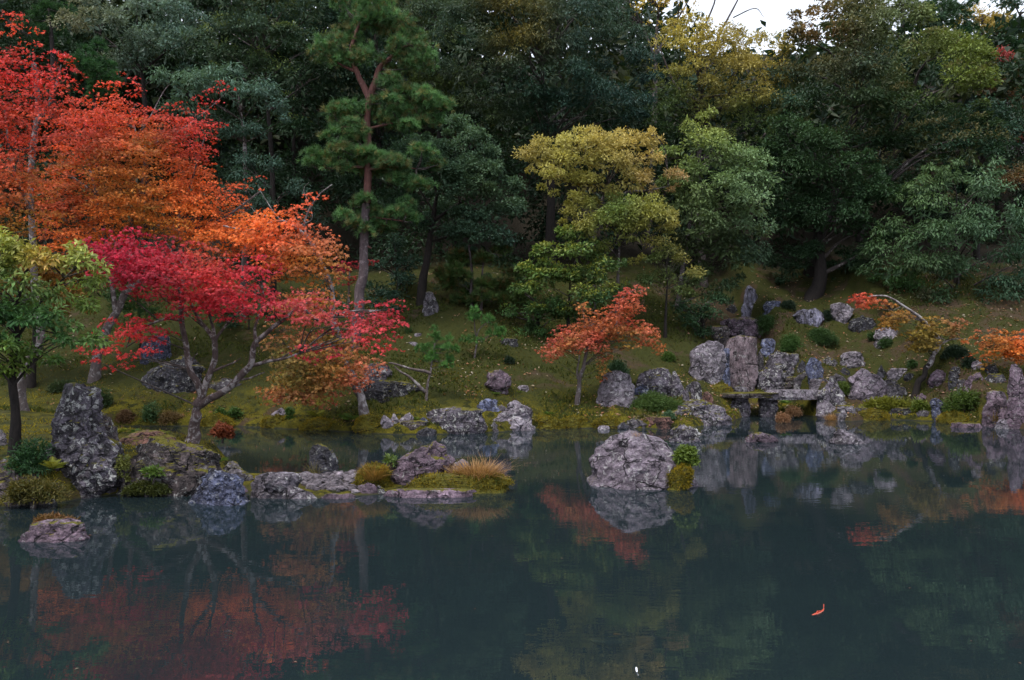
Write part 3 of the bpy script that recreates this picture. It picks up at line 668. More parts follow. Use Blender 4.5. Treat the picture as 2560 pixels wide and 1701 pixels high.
def T_oval(w=0.42, fold=0.10):
    V = np.array([(0, 0, 0), (.45, w / 2, fold), (1, 0, -.05), (.45, -w / 2, fold)]); Fc = np.array([(0, 1, 2), (0, 2, 3)]); return V, Fc
def T_maple(n=5):
    V = []; Fc = []
    angs = {5: (-78, -40, 0, 40, 78), 3: (-52, 0, 52)}[n]; ln = {5: (.62, .9, 1, .9, .62), 3: (.85, 1, .85)}[n]
    for a, l_ in zip(angs, ln):
        a = math.radians(a); ca, sa = math.cos(a), math.sin(a); k = len(V); w = .17 if n == 5 else .22
        V += [(.10 * ca - 1.15 * w * sa, .10 * sa + 1.15 * w * ca, .03), (l_ * ca, l_ * sa, -.12), (.10 * ca + 1.15 * w * sa, .10 * sa - 1.15 * w * ca, .03)]
        Fc += [(k, k + 1, k + 2)]
    return np.array(V), np.array(Fc)
def T_needles(n, seed, spread=0.9, w=0.035):
    r = np.random.default_rng(seed); V = []; Fc = []
    for k in range(n):
        a = r.uniform(0, 6.283); e = spread * r.uniform(.15, 1) ; l_ = r.uniform(.75, 1)
        d = np.array([math.cos(e), math.sin(e) * math.cos(a), math.sin(e) * math.sin(a)])
        s = unit(np.cross(d, r.normal(size=3))) * w
        b = d * .08; j = len(V); V += [b - s, b + s, d * l_]; Fc.append((j, j + 1, j + 2))
    return np.array(V), np.array(Fc)
def T_fern(n=9):
    V = []; Fc = []
    def pt(t): return np.array([t, 0, .55 * t - .75 * t * t])
    for i in range(n):
        t = (i + .7) / n; p = pt(t); l_ = .30 * math.sin(math.pi * min(1, .18 + .86 * t)) + .03
        for s in (-1, 1):
            k = len(V); V += [p + (-.03, 0, 0), p + (.05, 0, 0), p + (.09, s * l_, -.03)]; Fc.append((k, k + 1, k + 2))
    k = len(V); V += [pt(0), pt(.5) + (0, .012, 0), pt(1)]; Fc.append((k, k + 1, k + 2))
    return np.array(V), np.array(Fc)
OVAL = T_oval(); SLIM = T_oval(.3, .06); WIDE = T_oval(.6, .12); MAPLE5 = T_maple(5); MAPLE3 = T_maple(3); FERN = T_fern()
TUFT = T_needles(20, 5); TUFT_FINE = T_needles(30, 6, 1.0, .026)
BLADE_T = (np.array([(0, -.02, 0), (0, .02, 0), (.5, .015, .06), (.5, -.015, .06), (1, 0, -.08)]), np.array([(0, 1, 2), (0, 2, 3), (3, 2, 4)]))

def foliage(name, tmpl, c, axis_, nrm, size, tint, mat, parent=None, smooth=False, loc=(0, 0, 0), kind=None):
    """one mesh of many leaves: c centres, axis_ leaf direction, nrm leaf normal"""
    V, Fc = tmpl; c = np.asarray(c) - np.asarray(loc)
    a = unit(axis_); n = unit(nrm - (nrm * a).sum(1, keepdims=True) * a); b = np.cross(n, a)
    s = np.asarray(size)[:, None, None]
    P = c[:, None, :] + s * (V[None, :, 0, None] * a[:, None, :] + V[None, :, 1, None] * b[:, None, :] + V[None, :, 2, None] * n[:, None, :])
    N, kv = len(c), len(V)
    faces = (Fc[None] + (np.arange(N) * kv)[:, None, None]).reshape(-1, 3)
    me = raw_mesh(name, P.reshape(-1, 3), faces, mat, np.repeat(np.clip(tint, 0, 1), kv, 0), smooth)
    o = mobj(name, me, parent)
    return o

def puff_leaves(cen, rad, n, rng, droop=0.3, up=0.45, zlo=-0.55, jit=0.55, shell=0.62):
    """leaves over the outside of puffs; cen m x 3, rad m x 3; n per puff"""
    m_ = len(cen); k = np.repeat(np.arange(m_), n); N = len(k)
    z = rng.uniform(zlo, 1, N); ph = rng.uniform(0, 2 * np.pi, N); q = np.sqrt(np.maximum(1 - z * z, 0))
    d = np.stack([q * np.cos(ph), q * np.sin(ph), z], -1)
    # a lumpy outline: the radius varies with direction
    lump = 1 + 0.38 * vnoise(d * 2.3 + cen[k] * 3.1) + 0.26 * vnoise(d * 5.1 + cen[k] * 1.7)
    lump = lump * np.where(rng.random(N) < .12, rng.uniform(1.0, 1.4, N), 1)
    p = cen[k] + d * rad[k] * (lump * (shell + (1 - shell) * rng.random(N) ** .6))[:, None]
    nr = unit(d / rad[k] * rad[k].min(1, keepdims=True) * 0.75 + np.array([0, 0, up]) + jit * rng.normal(size=(N, 3)) * .6)
    ax = unit(d + np.array([0, 0, -droop]) + jit * rng.normal(size=(N, 3)))
    return k, d, p, nr, ax

def fill_poly(P, n, rng, inset=0.0, tries=8):
    """even random points in a polygon (x, z); returns points and distance to the edge"""
    lo, hi = P.min(0), P.max(0); out = []
    cand = rng.uniform(lo, hi, (n * tries * 4, 2)); sd_ = poly_sd(P, cand[:, 0], cand[:, 1]); ok = sd_ > inset
    cand, sd_ = cand[ok], sd_[ok]
    if len(cand) == 0:
        c = P.mean(0)[None]; return c, np.array([0.1])
    pick = [0]; dmin = np.hypot(*(cand - cand[0]).T)
    pri = rng.uniform(.6, 1, len(cand))
    for _ in range(min(n, len(cand)) - 1):
        i = int(np.argmax(dmin * pri)); pick.append(i); dmin = np.minimum(dmin, np.hypot(*(cand - cand[i]).T))
    return cand[pick], sd_[pick]

def tube(pts, rad, n=8, seed=0, wob=0.0, sub=4):
    """smooth tapered tube along points"""
    pts = np.asarray(pts, float); rad = np.asarray(rad, float)
    m_ = len(pts); tt = np.linspace(0, m_ - 1, (m_ - 1) * sub + 1)
    def cr(P):
        out = []
        Q = np.vstack([2 * P[:1] - P[1:2], P, 2 * P[-1:] - P[-2:-1]])
        for t in tt:
            i = min(int(t), m_ - 2); f = t - i; a, b, c, d = Q[i], Q[i + 1], Q[i + 2], Q[i + 3]
            out.append(.5 * (2 * b + (c - a) * f + (2 * a - 5 * b + 4 * c - d) * f * f + (3 * b - a - 3 * c + d) * f ** 3))
        return np.array(out)
    C_ = cr(pts); R_ = np.maximum(np.interp(tt, np.arange(m_), rad), .002)
    if wob: C_ = C_ + wob * R_[:, None] * np.stack([vnoise(np.stack([tt * 1.3 + seed + 9 * j, tt * 0, tt * 0], -1)) for j in range(3)], -1)
    tg = unit(np.gradient(C_, axis=0)); ref = np.array([0.3, 1, 0.1]); u = unit(np.cross(tg, ref)); w = np.cross(tg, u)
    th = np.linspace(0, 2 * np.pi, n, endpoint=False)
    ring = np.cos(th)[None, :, None] * u[:, None] + np.sin(th)[None, :, None] * w[:, None]
    P = C_[:, None] + ring * R_[:, None, None]
    if wob: P = P + ring * (R_[:, None, None] * .22 * wob) * vnoise(P * 4 + seed)[..., None]
    k = len(C_); i = np.arange(k * n).reshape(k, n); j = np.roll(i, -1, 1)
    f = np.stack([i[:-1], j[:-1], j[1:], i[1:]], -1).reshape(-1, 4)
    V = np.vstack([P.reshape(-1, 3), C_[-1:] + tg[-1:] * R_[-1]])
    tri = np.vstack([f[:, [0, 1, 2]], f[:, [0, 2, 3]], np.stack([i[-1], j[-1], np.full(n, k * n)], -1)])
    return V, tri, C_, R_

def tube_obj(name, pts, rad, mat, parent, n=10, seed=0, wob=0.6, sub=4, base=(0, 0, 0)):
    V, t, _, _ = tube(pts, rad, n, seed, wob, sub)
    return mobj(name, raw_mesh(name, V - np.asarray(base), t, mat), parent)

def join_tubes(name, specs, mat, parent, n=5, base=(0, 0, 0), sub=3):
    Vs, Ts, off = [], [], 0
    for i, (p, r) in enumerate(specs):
        V, t, _, _ = tube(p, r, n, i, 0.4, sub); Vs.append(V - np.asarray(base)); Ts.append(t + off); off += len(V)
    if Vs: return mobj(name, raw_mesh(name, np.vstack(Vs), np.vstack(Ts), mat), parent)

def mix_cols(p, anchors, sharp, rng, noise=0.25):
    """colour at picture points from anchor colours [(x, y, rgb)], blotchy like turning leaves"""
    a = np.array([(x, y) for x, y, _ in anchors]); c = np.array([q for _, _, q in anchors])
    d = np.hypot(p[:, None, 0] - a[None, :, 0], p[:, None, 1] - a[None, :, 1])
    w = np.exp(-d / sharp + noise * rng.normal(size=d.shape) * 3); w /= w.sum(1, keepdims=True)
    return w @ c

def sight(px, py, Y):  # list of picture points at one depth -> n x 3
    return np.array([at(x, y, Y) for x, y in zip(px, py)])

def path3(cf, pts, Y, bend=None):
    """trunk path: picture points (x, y[, dy]) at depth Y (+dy)"""
    return np.array([at(*cf(q[0], q[1]), Y + (q[2] if len(q) > 2 else 0)) for q in pts])

def auto_twigs(tr, puffs, k, rng, r0=0.035, sag=0.15, r1=0.006):
    out = []
    sel = rng.permutation(len(puffs))[:k]
    zt = tr[:, 2]
    for i in sel:
        p = puffs[i]
        below = tr[(zt < p[2] - 0.1)]
        src = below if len(below) else tr[:1]
        dd = np.linalg.norm(src - p, axis=1) + 0.6 * np.abs(src[:, 2] - (p[2] - 0.5 * np.hypot(*(src[:, :2] - p[:2]).T)))
        s = src[np.argmin(dd)]
        mid = (s + p) / 2 + rng.normal(size=3) * .08 * np.linalg.norm(p - s) + np.array([0, 0, sag * np.linalg.norm(p - s) * .5])
        l_ = np.linalg.norm(p - s)
        out.append((np.array([s, mid, p]), [r0 * min(1.6, .5 + l_ / 4), r0 * .55, r1]))
    return out

def broadleaf(name, label, poly, Y, cols, leaf=.17, tmpl=None, puff=.75, dens=1.0, depth=2.6, mat=None, trunk=None, tr_r=.2, bark='dark', limbs=(), cat='tree', group=None,
              tips=None, seed=0, droop=.35, cover=1.0, cf=ID, anchors=None, sharp=60, flat=.8, ntw=24, extra=None, up=.6, zlo=-.4, back=.15, rand=.35, foot=None, core=56, gain=1.75):
    """a tree with its crown traced as an outline, given body by puffs of leaves in depth"""
    rng = np.random.default_rng(seed + 1000); leaf *= .86
    PP = np.array([cf(*q) for q in poly]); P3 = np.array([at(x, y, Y) for x, y in PP]); P2 = P3[:, [0, 2]]
    area = .5 * abs(np.dot(P2[:, 0], np.roll(P2[:, 1], 1)) - np.dot(P2[:, 1], np.roll(P2[:, 0], 1)))
    R = puff * 1.9
    n = max(4, int(area / (R * R * .95) * dens))
    c2, ed = fill_poly(P2, n, rng, .25 * puff)
    dm = max(ed.max(), .3); T = depth * np.sqrt(np.maximum(1 - (1 - np.minimum(ed / dm, 1)) ** 2, 0))
    u = np.where(rng.random(len(c2)) < 1 - back, -rng.uniform(.3, 1, len(c2)), rng.uniform(-.4, .9, len(c2)))
    bc = np.stack([c2[:, 0], Y + T * u, c2[:, 1]], -1)
    bs = np.clip(np.minimum(R * rng.uniform(.7, 1.2, len(bc)), ed * 1.35), .42 * R, None)
    # each bough carries small sprays on its upper and outer side; its underside stays open
    mm_ = np.maximum(3, (9 * (bs / R) ** 2).astype(int)); kb = np.repeat(np.arange(len(bc)), mm_); m_ = len(kb)
    z0 = rng.uniform(-.25, 1, m_); p0 = rng.uniform(0, 6.283, m_); q0 = np.sqrt(1 - z0 * z0); d0 = np.stack([q0 * np.cos(p0), q0 * np.sin(p0), z0], -1)
    d0[:, 1] = np.where(rng.random(m_) < .7, -np.abs(d0[:, 1]), d0[:, 1])
    cen = bc[kb] + d0 * bs[kb][:, None] * np.array([.85, .85, .58]) * rng.uniform(.7, 1.08, (m_, 1))
    sz = puff * rng.uniform(.42, .95, m_)
    ne = len(cen) // 7; e0 = rng.integers(0, len(P2), ne); f0 = rng.random((ne, 1))
    q2 = P2[e0] * (1 - f0) + P2[(e0 + 1) % len(P2)] * f0 + rng.normal(size=(ne, 2)) * .25 * puff
    cen = np.vstack([cen, np.stack([q2[:, 0], Y + rng.uniform(-.6, .3, ne) * depth, q2[:, 1]], -1)]); sz = np.concatenate([sz, puff * rng.uniform(.2, .45, ne)])
    kb = np.concatenate([kb, rng.integers(0, len(bc), ne)])
    rad = np.stack([sz, sz, sz * flat * rng.uniform(.75, 1.1, len(cen))], -1)
    per = int(np.clip(4.4 * math.pi * (puff * .7) ** 2 / (leaf * leaf * .42) * .46 * cover, 8, 600))
    tmpl = tmpl or OVAL
    k, d, p, nr, ax = puff_leaves(cen, rad, per, rng, droop, up, zlo)
    pc = (.55 * rng.random((len(cen), 1)) + .45 * rng.random((len(bc), 1))[kb]); cl, ch = np.array(cols[0]), np.array(cols[1])
    f = np.clip(pc[k] * .6 + rng.random((len(k), 1)) * .6 - .1, 0, 1)
    t = cl * (1 - f) + ch * f
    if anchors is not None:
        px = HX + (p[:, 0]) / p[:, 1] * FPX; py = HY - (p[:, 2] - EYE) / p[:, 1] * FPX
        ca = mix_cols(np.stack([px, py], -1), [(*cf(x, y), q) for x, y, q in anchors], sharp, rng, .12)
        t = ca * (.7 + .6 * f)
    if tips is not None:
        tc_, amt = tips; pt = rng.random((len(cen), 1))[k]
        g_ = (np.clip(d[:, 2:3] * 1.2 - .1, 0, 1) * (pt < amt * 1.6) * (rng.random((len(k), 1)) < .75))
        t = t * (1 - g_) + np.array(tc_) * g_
    t = t * (1 + rand * rng.normal(size=(len(k), 1)) * .5).clip(.45, 1.8)
    t = t * gain
    sizes = leaf * rng.uniform(.7, 1.35, len(k))
    if core:   # oversized leaves added inside the crown to block sky and light as interior shade
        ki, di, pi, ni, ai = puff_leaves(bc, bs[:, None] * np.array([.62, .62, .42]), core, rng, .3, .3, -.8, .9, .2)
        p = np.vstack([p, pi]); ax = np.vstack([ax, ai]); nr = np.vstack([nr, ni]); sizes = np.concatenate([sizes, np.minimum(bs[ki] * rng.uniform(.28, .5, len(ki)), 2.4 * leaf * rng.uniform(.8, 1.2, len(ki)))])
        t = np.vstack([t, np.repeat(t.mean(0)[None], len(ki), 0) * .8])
    if trunk is not None: TP = path3(cf, trunk, Y)
    else:
        bx, bz = P2[:, 0].mean(), P2[:, 1].min()
        TP = np.array([(bx, Y, 0), (bx + .2, Y + .1, bz), (bx + .1, Y, bz + (P2[:, 1].max() - bz) * .7)])
    gz = float(ground(np.array([TP[0, 0]]), np.array([TP[0, 1]]))[0])
    if foot is None: sk = .15 + 1.6 * tr_r; TP[0, 2] = min(TP[0, 2], gz) - sk
    base = np.array([TP[0, 0], TP[0, 1], TP[0, 2] + sk])
    o = thing(name, base, label, cat, group)
    if extra is not None: pass
    foliage('crown', tmpl, p - base, ax, nr, sizes, t, mat or LEAF_GLOSS, o)
    rr = np.linspace(tr_r, tr_r * .3, len(TP)); rr[0] *= 1.3
    V, tri, Cc, _ = tube(TP, rr, 10, seed, .7)
    tk = mobj('trunk', raw_mesh('trunk', V - base, tri, BARK[bark]), o)
    src = Cc
    for i, (lp, r0) in enumerate(limbs):
        q = path3(cf, lp, Y); tube_obj('limb', q, np.linspace(r0, r0 * .25, len(q)), BARK[bark], tk, 8, seed + i, .8, 4, base)
        src = np.vstack([src, q])
    tw = auto_twigs(src, cen, ntw, rng, tr_r * .22)
    if tw: tag(join_tubes('twigs', tw, BARK['twig'], o, 5, base), kind='stuff')
    return o

def maple(name, label, poly, Y, anchors, leaf=.08, tmpl=None, pad=.5, dens=1.0, depth=1.6, trunk=None, tr_r=.12, bark='maple', limbs=(), cf=ID, sharp=45, seed=0, cat='tree', group=None,
          cover=1.0, ntw=40, tilt=.13, thin=.13, back=.25, bare=()):
    rng = np.random.default_rng(seed + 2000); tmpl = tmpl or MAPLE5
    polys = poly if hasattr(poly[0][0], '__len__') else [poly]
    cen, sz = [], []
    for pl_ in polys:
        P2 = np.array([at(*cf(*q), Y) for q in pl_])[:, [0, 2]]
        area = .5 * abs(np.dot(P2[:, 0], np.roll(P2[:, 1], 1)) - np.dot(P2[:, 1], np.roll(P2[:, 0], 1)))
        c2, ed = fill_poly(P2, max(4, int(area / (pad * pad * .27) * dens)), rng, .1 * pad)
        dm = max(ed.max(), .3); T = depth * np.sqrt(np.maximum(1 - (1 - np.minimum(ed / dm, 1)) ** 2, 0))
        u = np.where(rng.random(len(c2)) < 1 - back, -rng.uniform(.15, 1, len(c2)), rng.uniform(-.2, .9, len(c2)))
        cen.append(np.stack([c2[:, 0], Y + T * u, c2[:, 1]], -1))
        sz.append(np.clip(ed * 1.1, pad * .5, pad * 1.25) * rng.uniform(.7, 1.2, len(c2)))
    cen = np.vstack(cen); sz = np.concatenate(sz)
    n_each = np.maximum(8, (sz / pad) ** 2 * 1.9 * (pad / leaf) ** 2 * .9 * cover).astype(int)
    k = np.repeat(np.arange(len(cen)), n_each); N = len(k)
    # each pad is a shallow fan of leaves, drooping to its rim
    ph = rng.uniform(0, 2 * np.pi, N); r_ = np.sqrt(rng.random(N)) * (1 + .3 * vnoise(np.stack([np.cos(ph) * 1.5 + k * 3.7, np.sin(ph) * 1.5, k * 1.3], -1)))
    tl = tilt * rng.normal(size=(len(cen), 2))
    dx, dy = r_ * np.cos(ph), r_ * np.sin(ph)
    dz = tl[k, 0] * dx + tl[k, 1] * dy - .34 * r_ ** 2 + thin * rng.normal(size=N) * .5
    p = cen[k] + sz[k][:, None] * np.stack([dx, dy, dz], -1)
    nr = unit(np.stack([dx * .5, dy * .5 - .35, np.ones(N) * .8], -1) + .45 * rng.normal(size=(N, 3)))
    ax = unit(np.stack([dx, dy, -.45 * np.ones(N)], -1) + .6 * rng.normal(size=(N, 3)))
    px = HX + p[:, 0] / p[:, 1] * FPX; py = HY - (p[:, 2] - EYE) / p[:, 1] * FPX
    pcx = HX + cen[:, 0] / cen[:, 1] * FPX; pcy = HY - (cen[:, 2] - EYE) / cen[:, 1] * FPX
    anc = [(*cf(x, y), q) for x, y, q in anchors]
    tp = mix_cols(np.stack([pcx, pcy], -1), anc, sharp, rng, .35); tl_ = mix_cols(np.stack([px, py], -1), anc, sharp, rng, .2)
    t = (.65 * tp[k] + .35 * tl_) * (1 + .25 * rng.normal(size=(N, 1))).clip(.45, 1.7) * (1 + .18 * rng.normal(size=(len(cen), 1)))[k].clip(.6, 1.4)
    TP = path3(cf, trunk, Y)
    base = TP[0] + np.array([0, 0, .0]); TP[0, 2] -= .25 + tr_r
    o = thing(name, base, label, cat, group)
    foliage('crown', tmpl, p - base, ax, nr, leaf * rng.uniform(.7, 1.25, N), t, LEAF_MAPLE, o)
    rr = np.linspace(tr_r, tr_r * .45, len(TP)); rr[0] *= 1.35
    V, tri, Cc, _ = tube(TP, rr, 12, seed, .8)
    tk = mobj('trunk', raw_mesh('trunk', V - base, tri, BARK[bark]), o)
    src = Cc
    for i, (lp, r0) in enumerate(limbs):
        q = path3(cf, lp, Y); tube_obj('limb', q, np.linspace(r0, r0 * .35, len(q)), BARK[bark], tk, 8, seed + i, .8, 4, base); src = np.vstack([src, tube(q, np.ones(len(q)))[2]])
    for i, (lp, r0) in enumerate(bare):
        q = path3(cf, lp, Y); r0 *= .75 if r0 < .08 else 1; tube_obj('bare_branch', q, np.linspace(r0, r0 * .2, len(q)), BARK['white'], tk, 6, seed + i, .8, 4, base); src = np.vstack([src, tube(q, np.ones(len(q)))[2]])
    tw = auto_twigs(src[int(len(Cc) * .55):], cen, ntw, rng, tr_r * .14, .1, .004)
    if tw: tag(join_tubes('twigs', tw, BARK['twig'], o, 5, base), kind='stuff')
    return o

def pine(name, label, pads, Y, trunk, tr_r, cols, cf=ID, limbs=(), needle=.17, tuft=None, per=1.0, seed=0, bark='pine', deep=.9, cat='tree', group=None, wild=.35, split=None):
    """pads: (x, y, rx, ry) in picture pixels"""
    rng = np.random.default_rng(seed + 3000); tuft = tuft or TUFT
    TP = path3(cf, trunk, Y); base = TP[0].copy(); TP[0, 2] -= .3
    o = thing(name, base, label, cat, group)
    C_, R_ = [], []
    for q in pads:
        x, y, rx, ry = q[:4]; dy = q[4] if len(q) > 4 else rng.uniform(-.5, .5) * deep
        c = at(*cf(x, y), Y + dy); a = at(*cf(x + rx, y + ry), Y + dy) - c
        rx_, rz_ = abs(a[0]), abs(a[2]) * 1.25
        # break each pad into a few lumps
        m_ = max(2, int(rx_ / (.42 * needle / .17)))
        for j in range(m_ + 1):
            th = rng.uniform(0, 6.283); rr = math.sqrt(rng.random()) * .62
            C_.append(c + np.array([math.cos(th) * rr * rx_, math.sin(th) * rr * min(rx_, deep), rng.uniform(-.6, .75) * rz_])); s = rng.uniform(.34, .6)
            R_.append((rx_ * s, min(rx_, deep) * s, max(rz_ * rng.uniform(.5, .85), needle * .8)))
    C_, R_ = np.array(C_), np.array(R_)
    nn = np.maximum(6, (R_[:, 0] * R_[:, 1] * 3.1 + R_[:, 0] * R_[:, 2] * 3) / (needle * needle * .30) * per).astype(int)
    ks, ps, ns, as_ = [], [], [], []
    k = np.repeat(np.arange(len(C_)), nn); N = len(k)
    z = rng.uniform(-.5, 1, N); ph = rng.uniform(0, 6.283, N); q = np.sqrt(1 - z * z); d = np.stack([q * np.cos(ph), q * np.sin(ph), z], -1)
    p = C_[k] + d * R_[k] * (rng.uniform(.5, 1.0, (N, 1)) * (1 + .35 * vnoise(d * 2.7 + C_[k] * 5))[:, None])
    ax = unit(d * np.array([.8, .8, .6]) + np.array([0, 0, .45]) + wild * rng.normal(size=(N, 3)))
    nr = rng.normal(size=(N, 3))
    f = rng.random((N, 1)); pc = rng.random((len(C_), 1))[k]
    t = np.array(cols[0]) * (1 - f) + np.array(cols[1]) * f
    if len(cols) > 2:
        brown = (rng.random((N, 1)) < .14) | ((pc < .25) & (rng.random((N, 1)) < .3)); t = np.where(brown, np.array(cols[2]), t)
    t = t * (.75 + .5 * pc) * (1 + .2 * rng.normal(size=(N, 1))).clip(.5, 1.5)
    foliage('crown', tuft, p - base, ax, nr, needle * rng.uniform(.8, 1.25, N), t, NEEDLE, o)
    if split:
        i = split; rr = np.linspace(tr_r, tr_r * .5, len(TP))
        tube_obj('trunk', TP[:i + 1], rr[:i + 1] * 1.0, BARK['pinelow'], o, 14, seed, .5, 5, base)
        tk = tube_obj('upper_trunk', TP[i:], rr[i:] * .98, BARK[bark], o, 12, seed, .5, 5, base)
        Cc = tube(TP, rr)[2]
    else:
        rr = np.linspace(tr_r, tr_r * .4, len(TP)); V, tri, Cc, _ = tube(TP, rr, 10, seed, .6); tk = mobj('trunk', raw_mesh('trunk', V - base, tri, BARK[bark]), o)
    src = Cc
    for i, (lp, r0) in enumerate(limbs):
        q = path3(cf, lp, Y); tube_obj('limb', q, np.linspace(r0, r0 * .35, len(q)), BARK[bark], tk, 8, seed + i, .8, 4, base); src = np.vstack([src, tube(q, np.ones(len(q)))[2]])
    pc_ = np.array([at(*cf(q[0], q[1]), Y + (q[4] if len(q) > 4 else 0)) for q in pads])
    tw = []
    for c in list(pc_) + list(C_[rng.permutation(len(C_))[:len(C_) // 2]]):
        s = src[np.argmin(np.linalg.norm(src - c, axis=1) + .8 * np.abs(src[:, 2] - c[2] + .1))]
        mid = (s + c) / 2 + np.array([0, 0, -.06]) + rng.normal(size=3) * .05
        tw.append((np.array([s, mid, c]), [tr_r * .16, tr_r * .11, tr_r * .05]))
    tag(join_tubes('twigs', tw, BARK['twig'], o, 5, base), kind='stuff')
    return o
# ---------------------------------------------------------------- the wood behind, from far to near
DK = ((0.010, 0.023, 0.012), (0.027, 0.055, 0.026))
BL = ((0.012, 0.029, 0.020), (0.036, 0.072, 0.048))
SV = ((0.038, 0.066, 0.052), (0.106, 0.159, 0.125))
OL = ((0.021, 0.038, 0.014), (0.064, 0.095, 0.030))
MG = ((0.019, 0.048, 0.016), (0.055, 0.111, 0.035))
LG = ((0.043, 0.090, 0.030), (0.106, 0.196, 0.075))
YG = ((0.085, 0.111, 0.020), (0.220, 0.200, 0.035))
TN = ((0.150, 0.125, 0.030), (0.300, 0.235, 0.065))
YE = ((0.190, 0.145, 0.020), (0.420, 0.290, 0.040))
RU = ((0.070, 0.035, 0.020), (0.160, 0.070, 0.035))

FILL = [  # dark mass far back: outline, depth, label
    ([(-160, -60), (200, -60), (260, 120), (220, 420), (-160, 430)], 52, 'shadowy evergreen filling the upper left corner behind the red maples', DK),
    ([(160, -70), (620, -70), (640, 120), (520, 260), (200, 240)], 54, 'dusky tree behind the silvery crown at the upper left', DK),
    ([(420, 120), (800, 60), (860, 400), (800, 640), (480, 600)], 48, 'very dark evergreen in the shade left of the tall pine', DK),
    ([(620, -80), (1060, -80), (1080, 120), (1000, 330), (760, 330), (660, 160)], 50, 'dark evergreen directly behind the top of the tall pine', BL),
    ([(820, 240), (1260, 240), (1280, 500), (1240, 720), (860, 730), (800, 480)], 46, 'deep-shade tree behind the grey-green osmanthus', DK),
    ([(1160, 260), (1540, 260), (1600, 480), (1540, 700), (1200, 720)], 46, 'dark evergreen behind the tan-leaved tree', DK),
    ([(1500, 240), (1860, 200), (1900, 460), (1860, 640), (1560, 620)], 47, 'dark tree behind the light green crown', DK),
    ([(1740, 200), (2120, 160), (2160, 420), (2080, 640), (1760, 620)], 50, 'shaded evergreen deep behind the huge right oak', DK),
    ([(2040, 180), (2460, 120), (2480, 500), (2420, 760), (2080, 720)], 50, 'shaded evergreen behind the drooping tree at right', DK),
    ([(-160, 380), (260, 380), (320, 640), (260, 860), (-160, 880)], 44, 'dark thicket behind the trunks at the left edge', DK),
    ([(240, 480), (620, 460), (640, 700), (560, 800), (280, 800)], 43, 'dark thicket behind the crimson maple', DK),
    ([(2180, 640), (2460, 620), (2480, 860), (2220, 850)], 44, 'dark undergrowth tree at the right edge above the orange maple', DK),
]
for i, (lab, pl) in enumerate([('dim tree on the ridge above the silvery crown', [(60, -140), (640, -140), (660, 60), (560, 160), (120, 140)]),
        ('dim tree on the ridge behind the pine top', [(560, -140), (1120, -140), (1140, 60), (1060, 170), (620, 160)]),
        ('dim tree on the ridge behind the round oak', [(1060, -140), (1420, -140), (1430, -20), (1400, 120), (1120, 140)]),
        ('dim tree on the ridge behind the huge right oak', [(1900, 60), (2080, 40), (2240, 80), (2250, 220), (1960, 220)])]):
    broadleaf('ridge_tree', lab, pl, 60, DK, leaf=.5, puff=2.0, depth=2.5, seed=200 + i, tr_r=.3, ntw=6, gain=1.5, core=30, group='trees of the dark wood behind')
for i, (pl, Y, lab, c) in enumerate(FILL):
    broadleaf('forest_tree', lab, pl, Y, c, leaf=.30, puff=1.3, depth=3.0, seed=20 + i, tr_r=.28, group='trees of the dark wood behind', ntw=10, cover=.62, dens=.9, gain=1.25, core=20)

FR = crop(1800, 0, 2.8)
broadleaf('hilltop_tree', 'yellow-leaved tree on the hilltop at far right', [(1640, 190), (1700, 140), (1800, 90), (1950, 80), (2000, 150), (1960, 260), (1850, 330), (1720, 300)], 64, YE, leaf=.3, puff=1.0, cf=FR, seed=50, mat=LEAF_MATTE, anchors=[(1750, 160, (0.280, 0.190, 0.040)), (1900, 150, (0.260, 0.190, 0.050)), (1850, 300, (0.068, 0.095, 0.030))])
broadleaf('hilltop_tree', 'dark green tree in the upper right corner', [(1920, 40), (2060, 0), (2250, 0), (2250, 330), (2080, 330), (1960, 260)], 62, BL, leaf=.28, puff=1.0, cf=FR, seed=51)
broadleaf('hilltop_tree', 'russet brown tree below the hilltop at far right', [(1780, 560), (1880, 500), (2020, 560), (2080, 640), (2060, 780), (1960, 900), (1800, 860), (1760, 700)], 56, RU, leaf=.24, puff=.9, cf=FR, seed=52, mat=LEAF_MATTE, anchors=[(1850, 560, (0.140, 0.085, 0.055)), (2000, 600, (0.170, 0.090, 0.040)), (1850, 750, (0.060, 0.055, 0.030)), (2000, 820, (0.100, 0.050, 0.030))])
broadleaf('hilltop_tree', 'small red-leaved tree above the russet one at far right', [(1785, 480), (1820, 430), (1870, 470), (1890, 540), (1820, 550)], 57, RU, leaf=.22, puff=.6, cf=FR, seed=53, mat=LEAF_MATTE, anchors=[(1830, 500, (0.220, 0.050, 0.050))])
broadleaf('hilltop_tree', 'reddish-brown tree at the right edge below the pale outcrop', [(1900, 900), (2040, 860), (2250, 880), (2250, 1150), (2040, 1180), (1920, 1100)], 52, RU, leaf=.22, puff=.9, cf=FR, seed=54, mat=LEAF_MATTE, anchors=[(1980, 950, (0.100, 0.045, 0.025)), (2100, 1030, (0.200, 0.050, 0.030)), (1950, 1080, (0.040, 0.030, 0.020))])
pine('hilltop_pine', 'straggly pine against the sky on the right hilltop', [(1300, 60, 90, 40), (1250, 120, 70, 30), (1400, 30, 90, 40), (1350, 140, 80, 30), (1290, 10, 60, 30)], 62, [(1290, 420), (1285, 200), (1290, -30)], .2, ((0.017, 0.053, 0.022), (0.043, 0.101, 0.035)), cf=FR, needle=.36, deep=1.6, seed=1, bark='dark')
pine('hilltop_pine', 'wider pine right of the straggly one on the right hilltop', [(1500, 60, 110, 50), (1450, 140, 100, 50), (1600, 50, 90, 40), (1560, 160, 90, 40), (1700, 60, 70, 40), (1720, 130, 60, 30), (1780, 30, 60, 30)], 64, [(1560, 440), (1550, 200), (1540, 20)], .25, ((0.017, 0.053, 0.022), (0.043, 0.101, 0.035)), cf=FR, needle=.36, deep=1.8, seed=2, bark='dark')
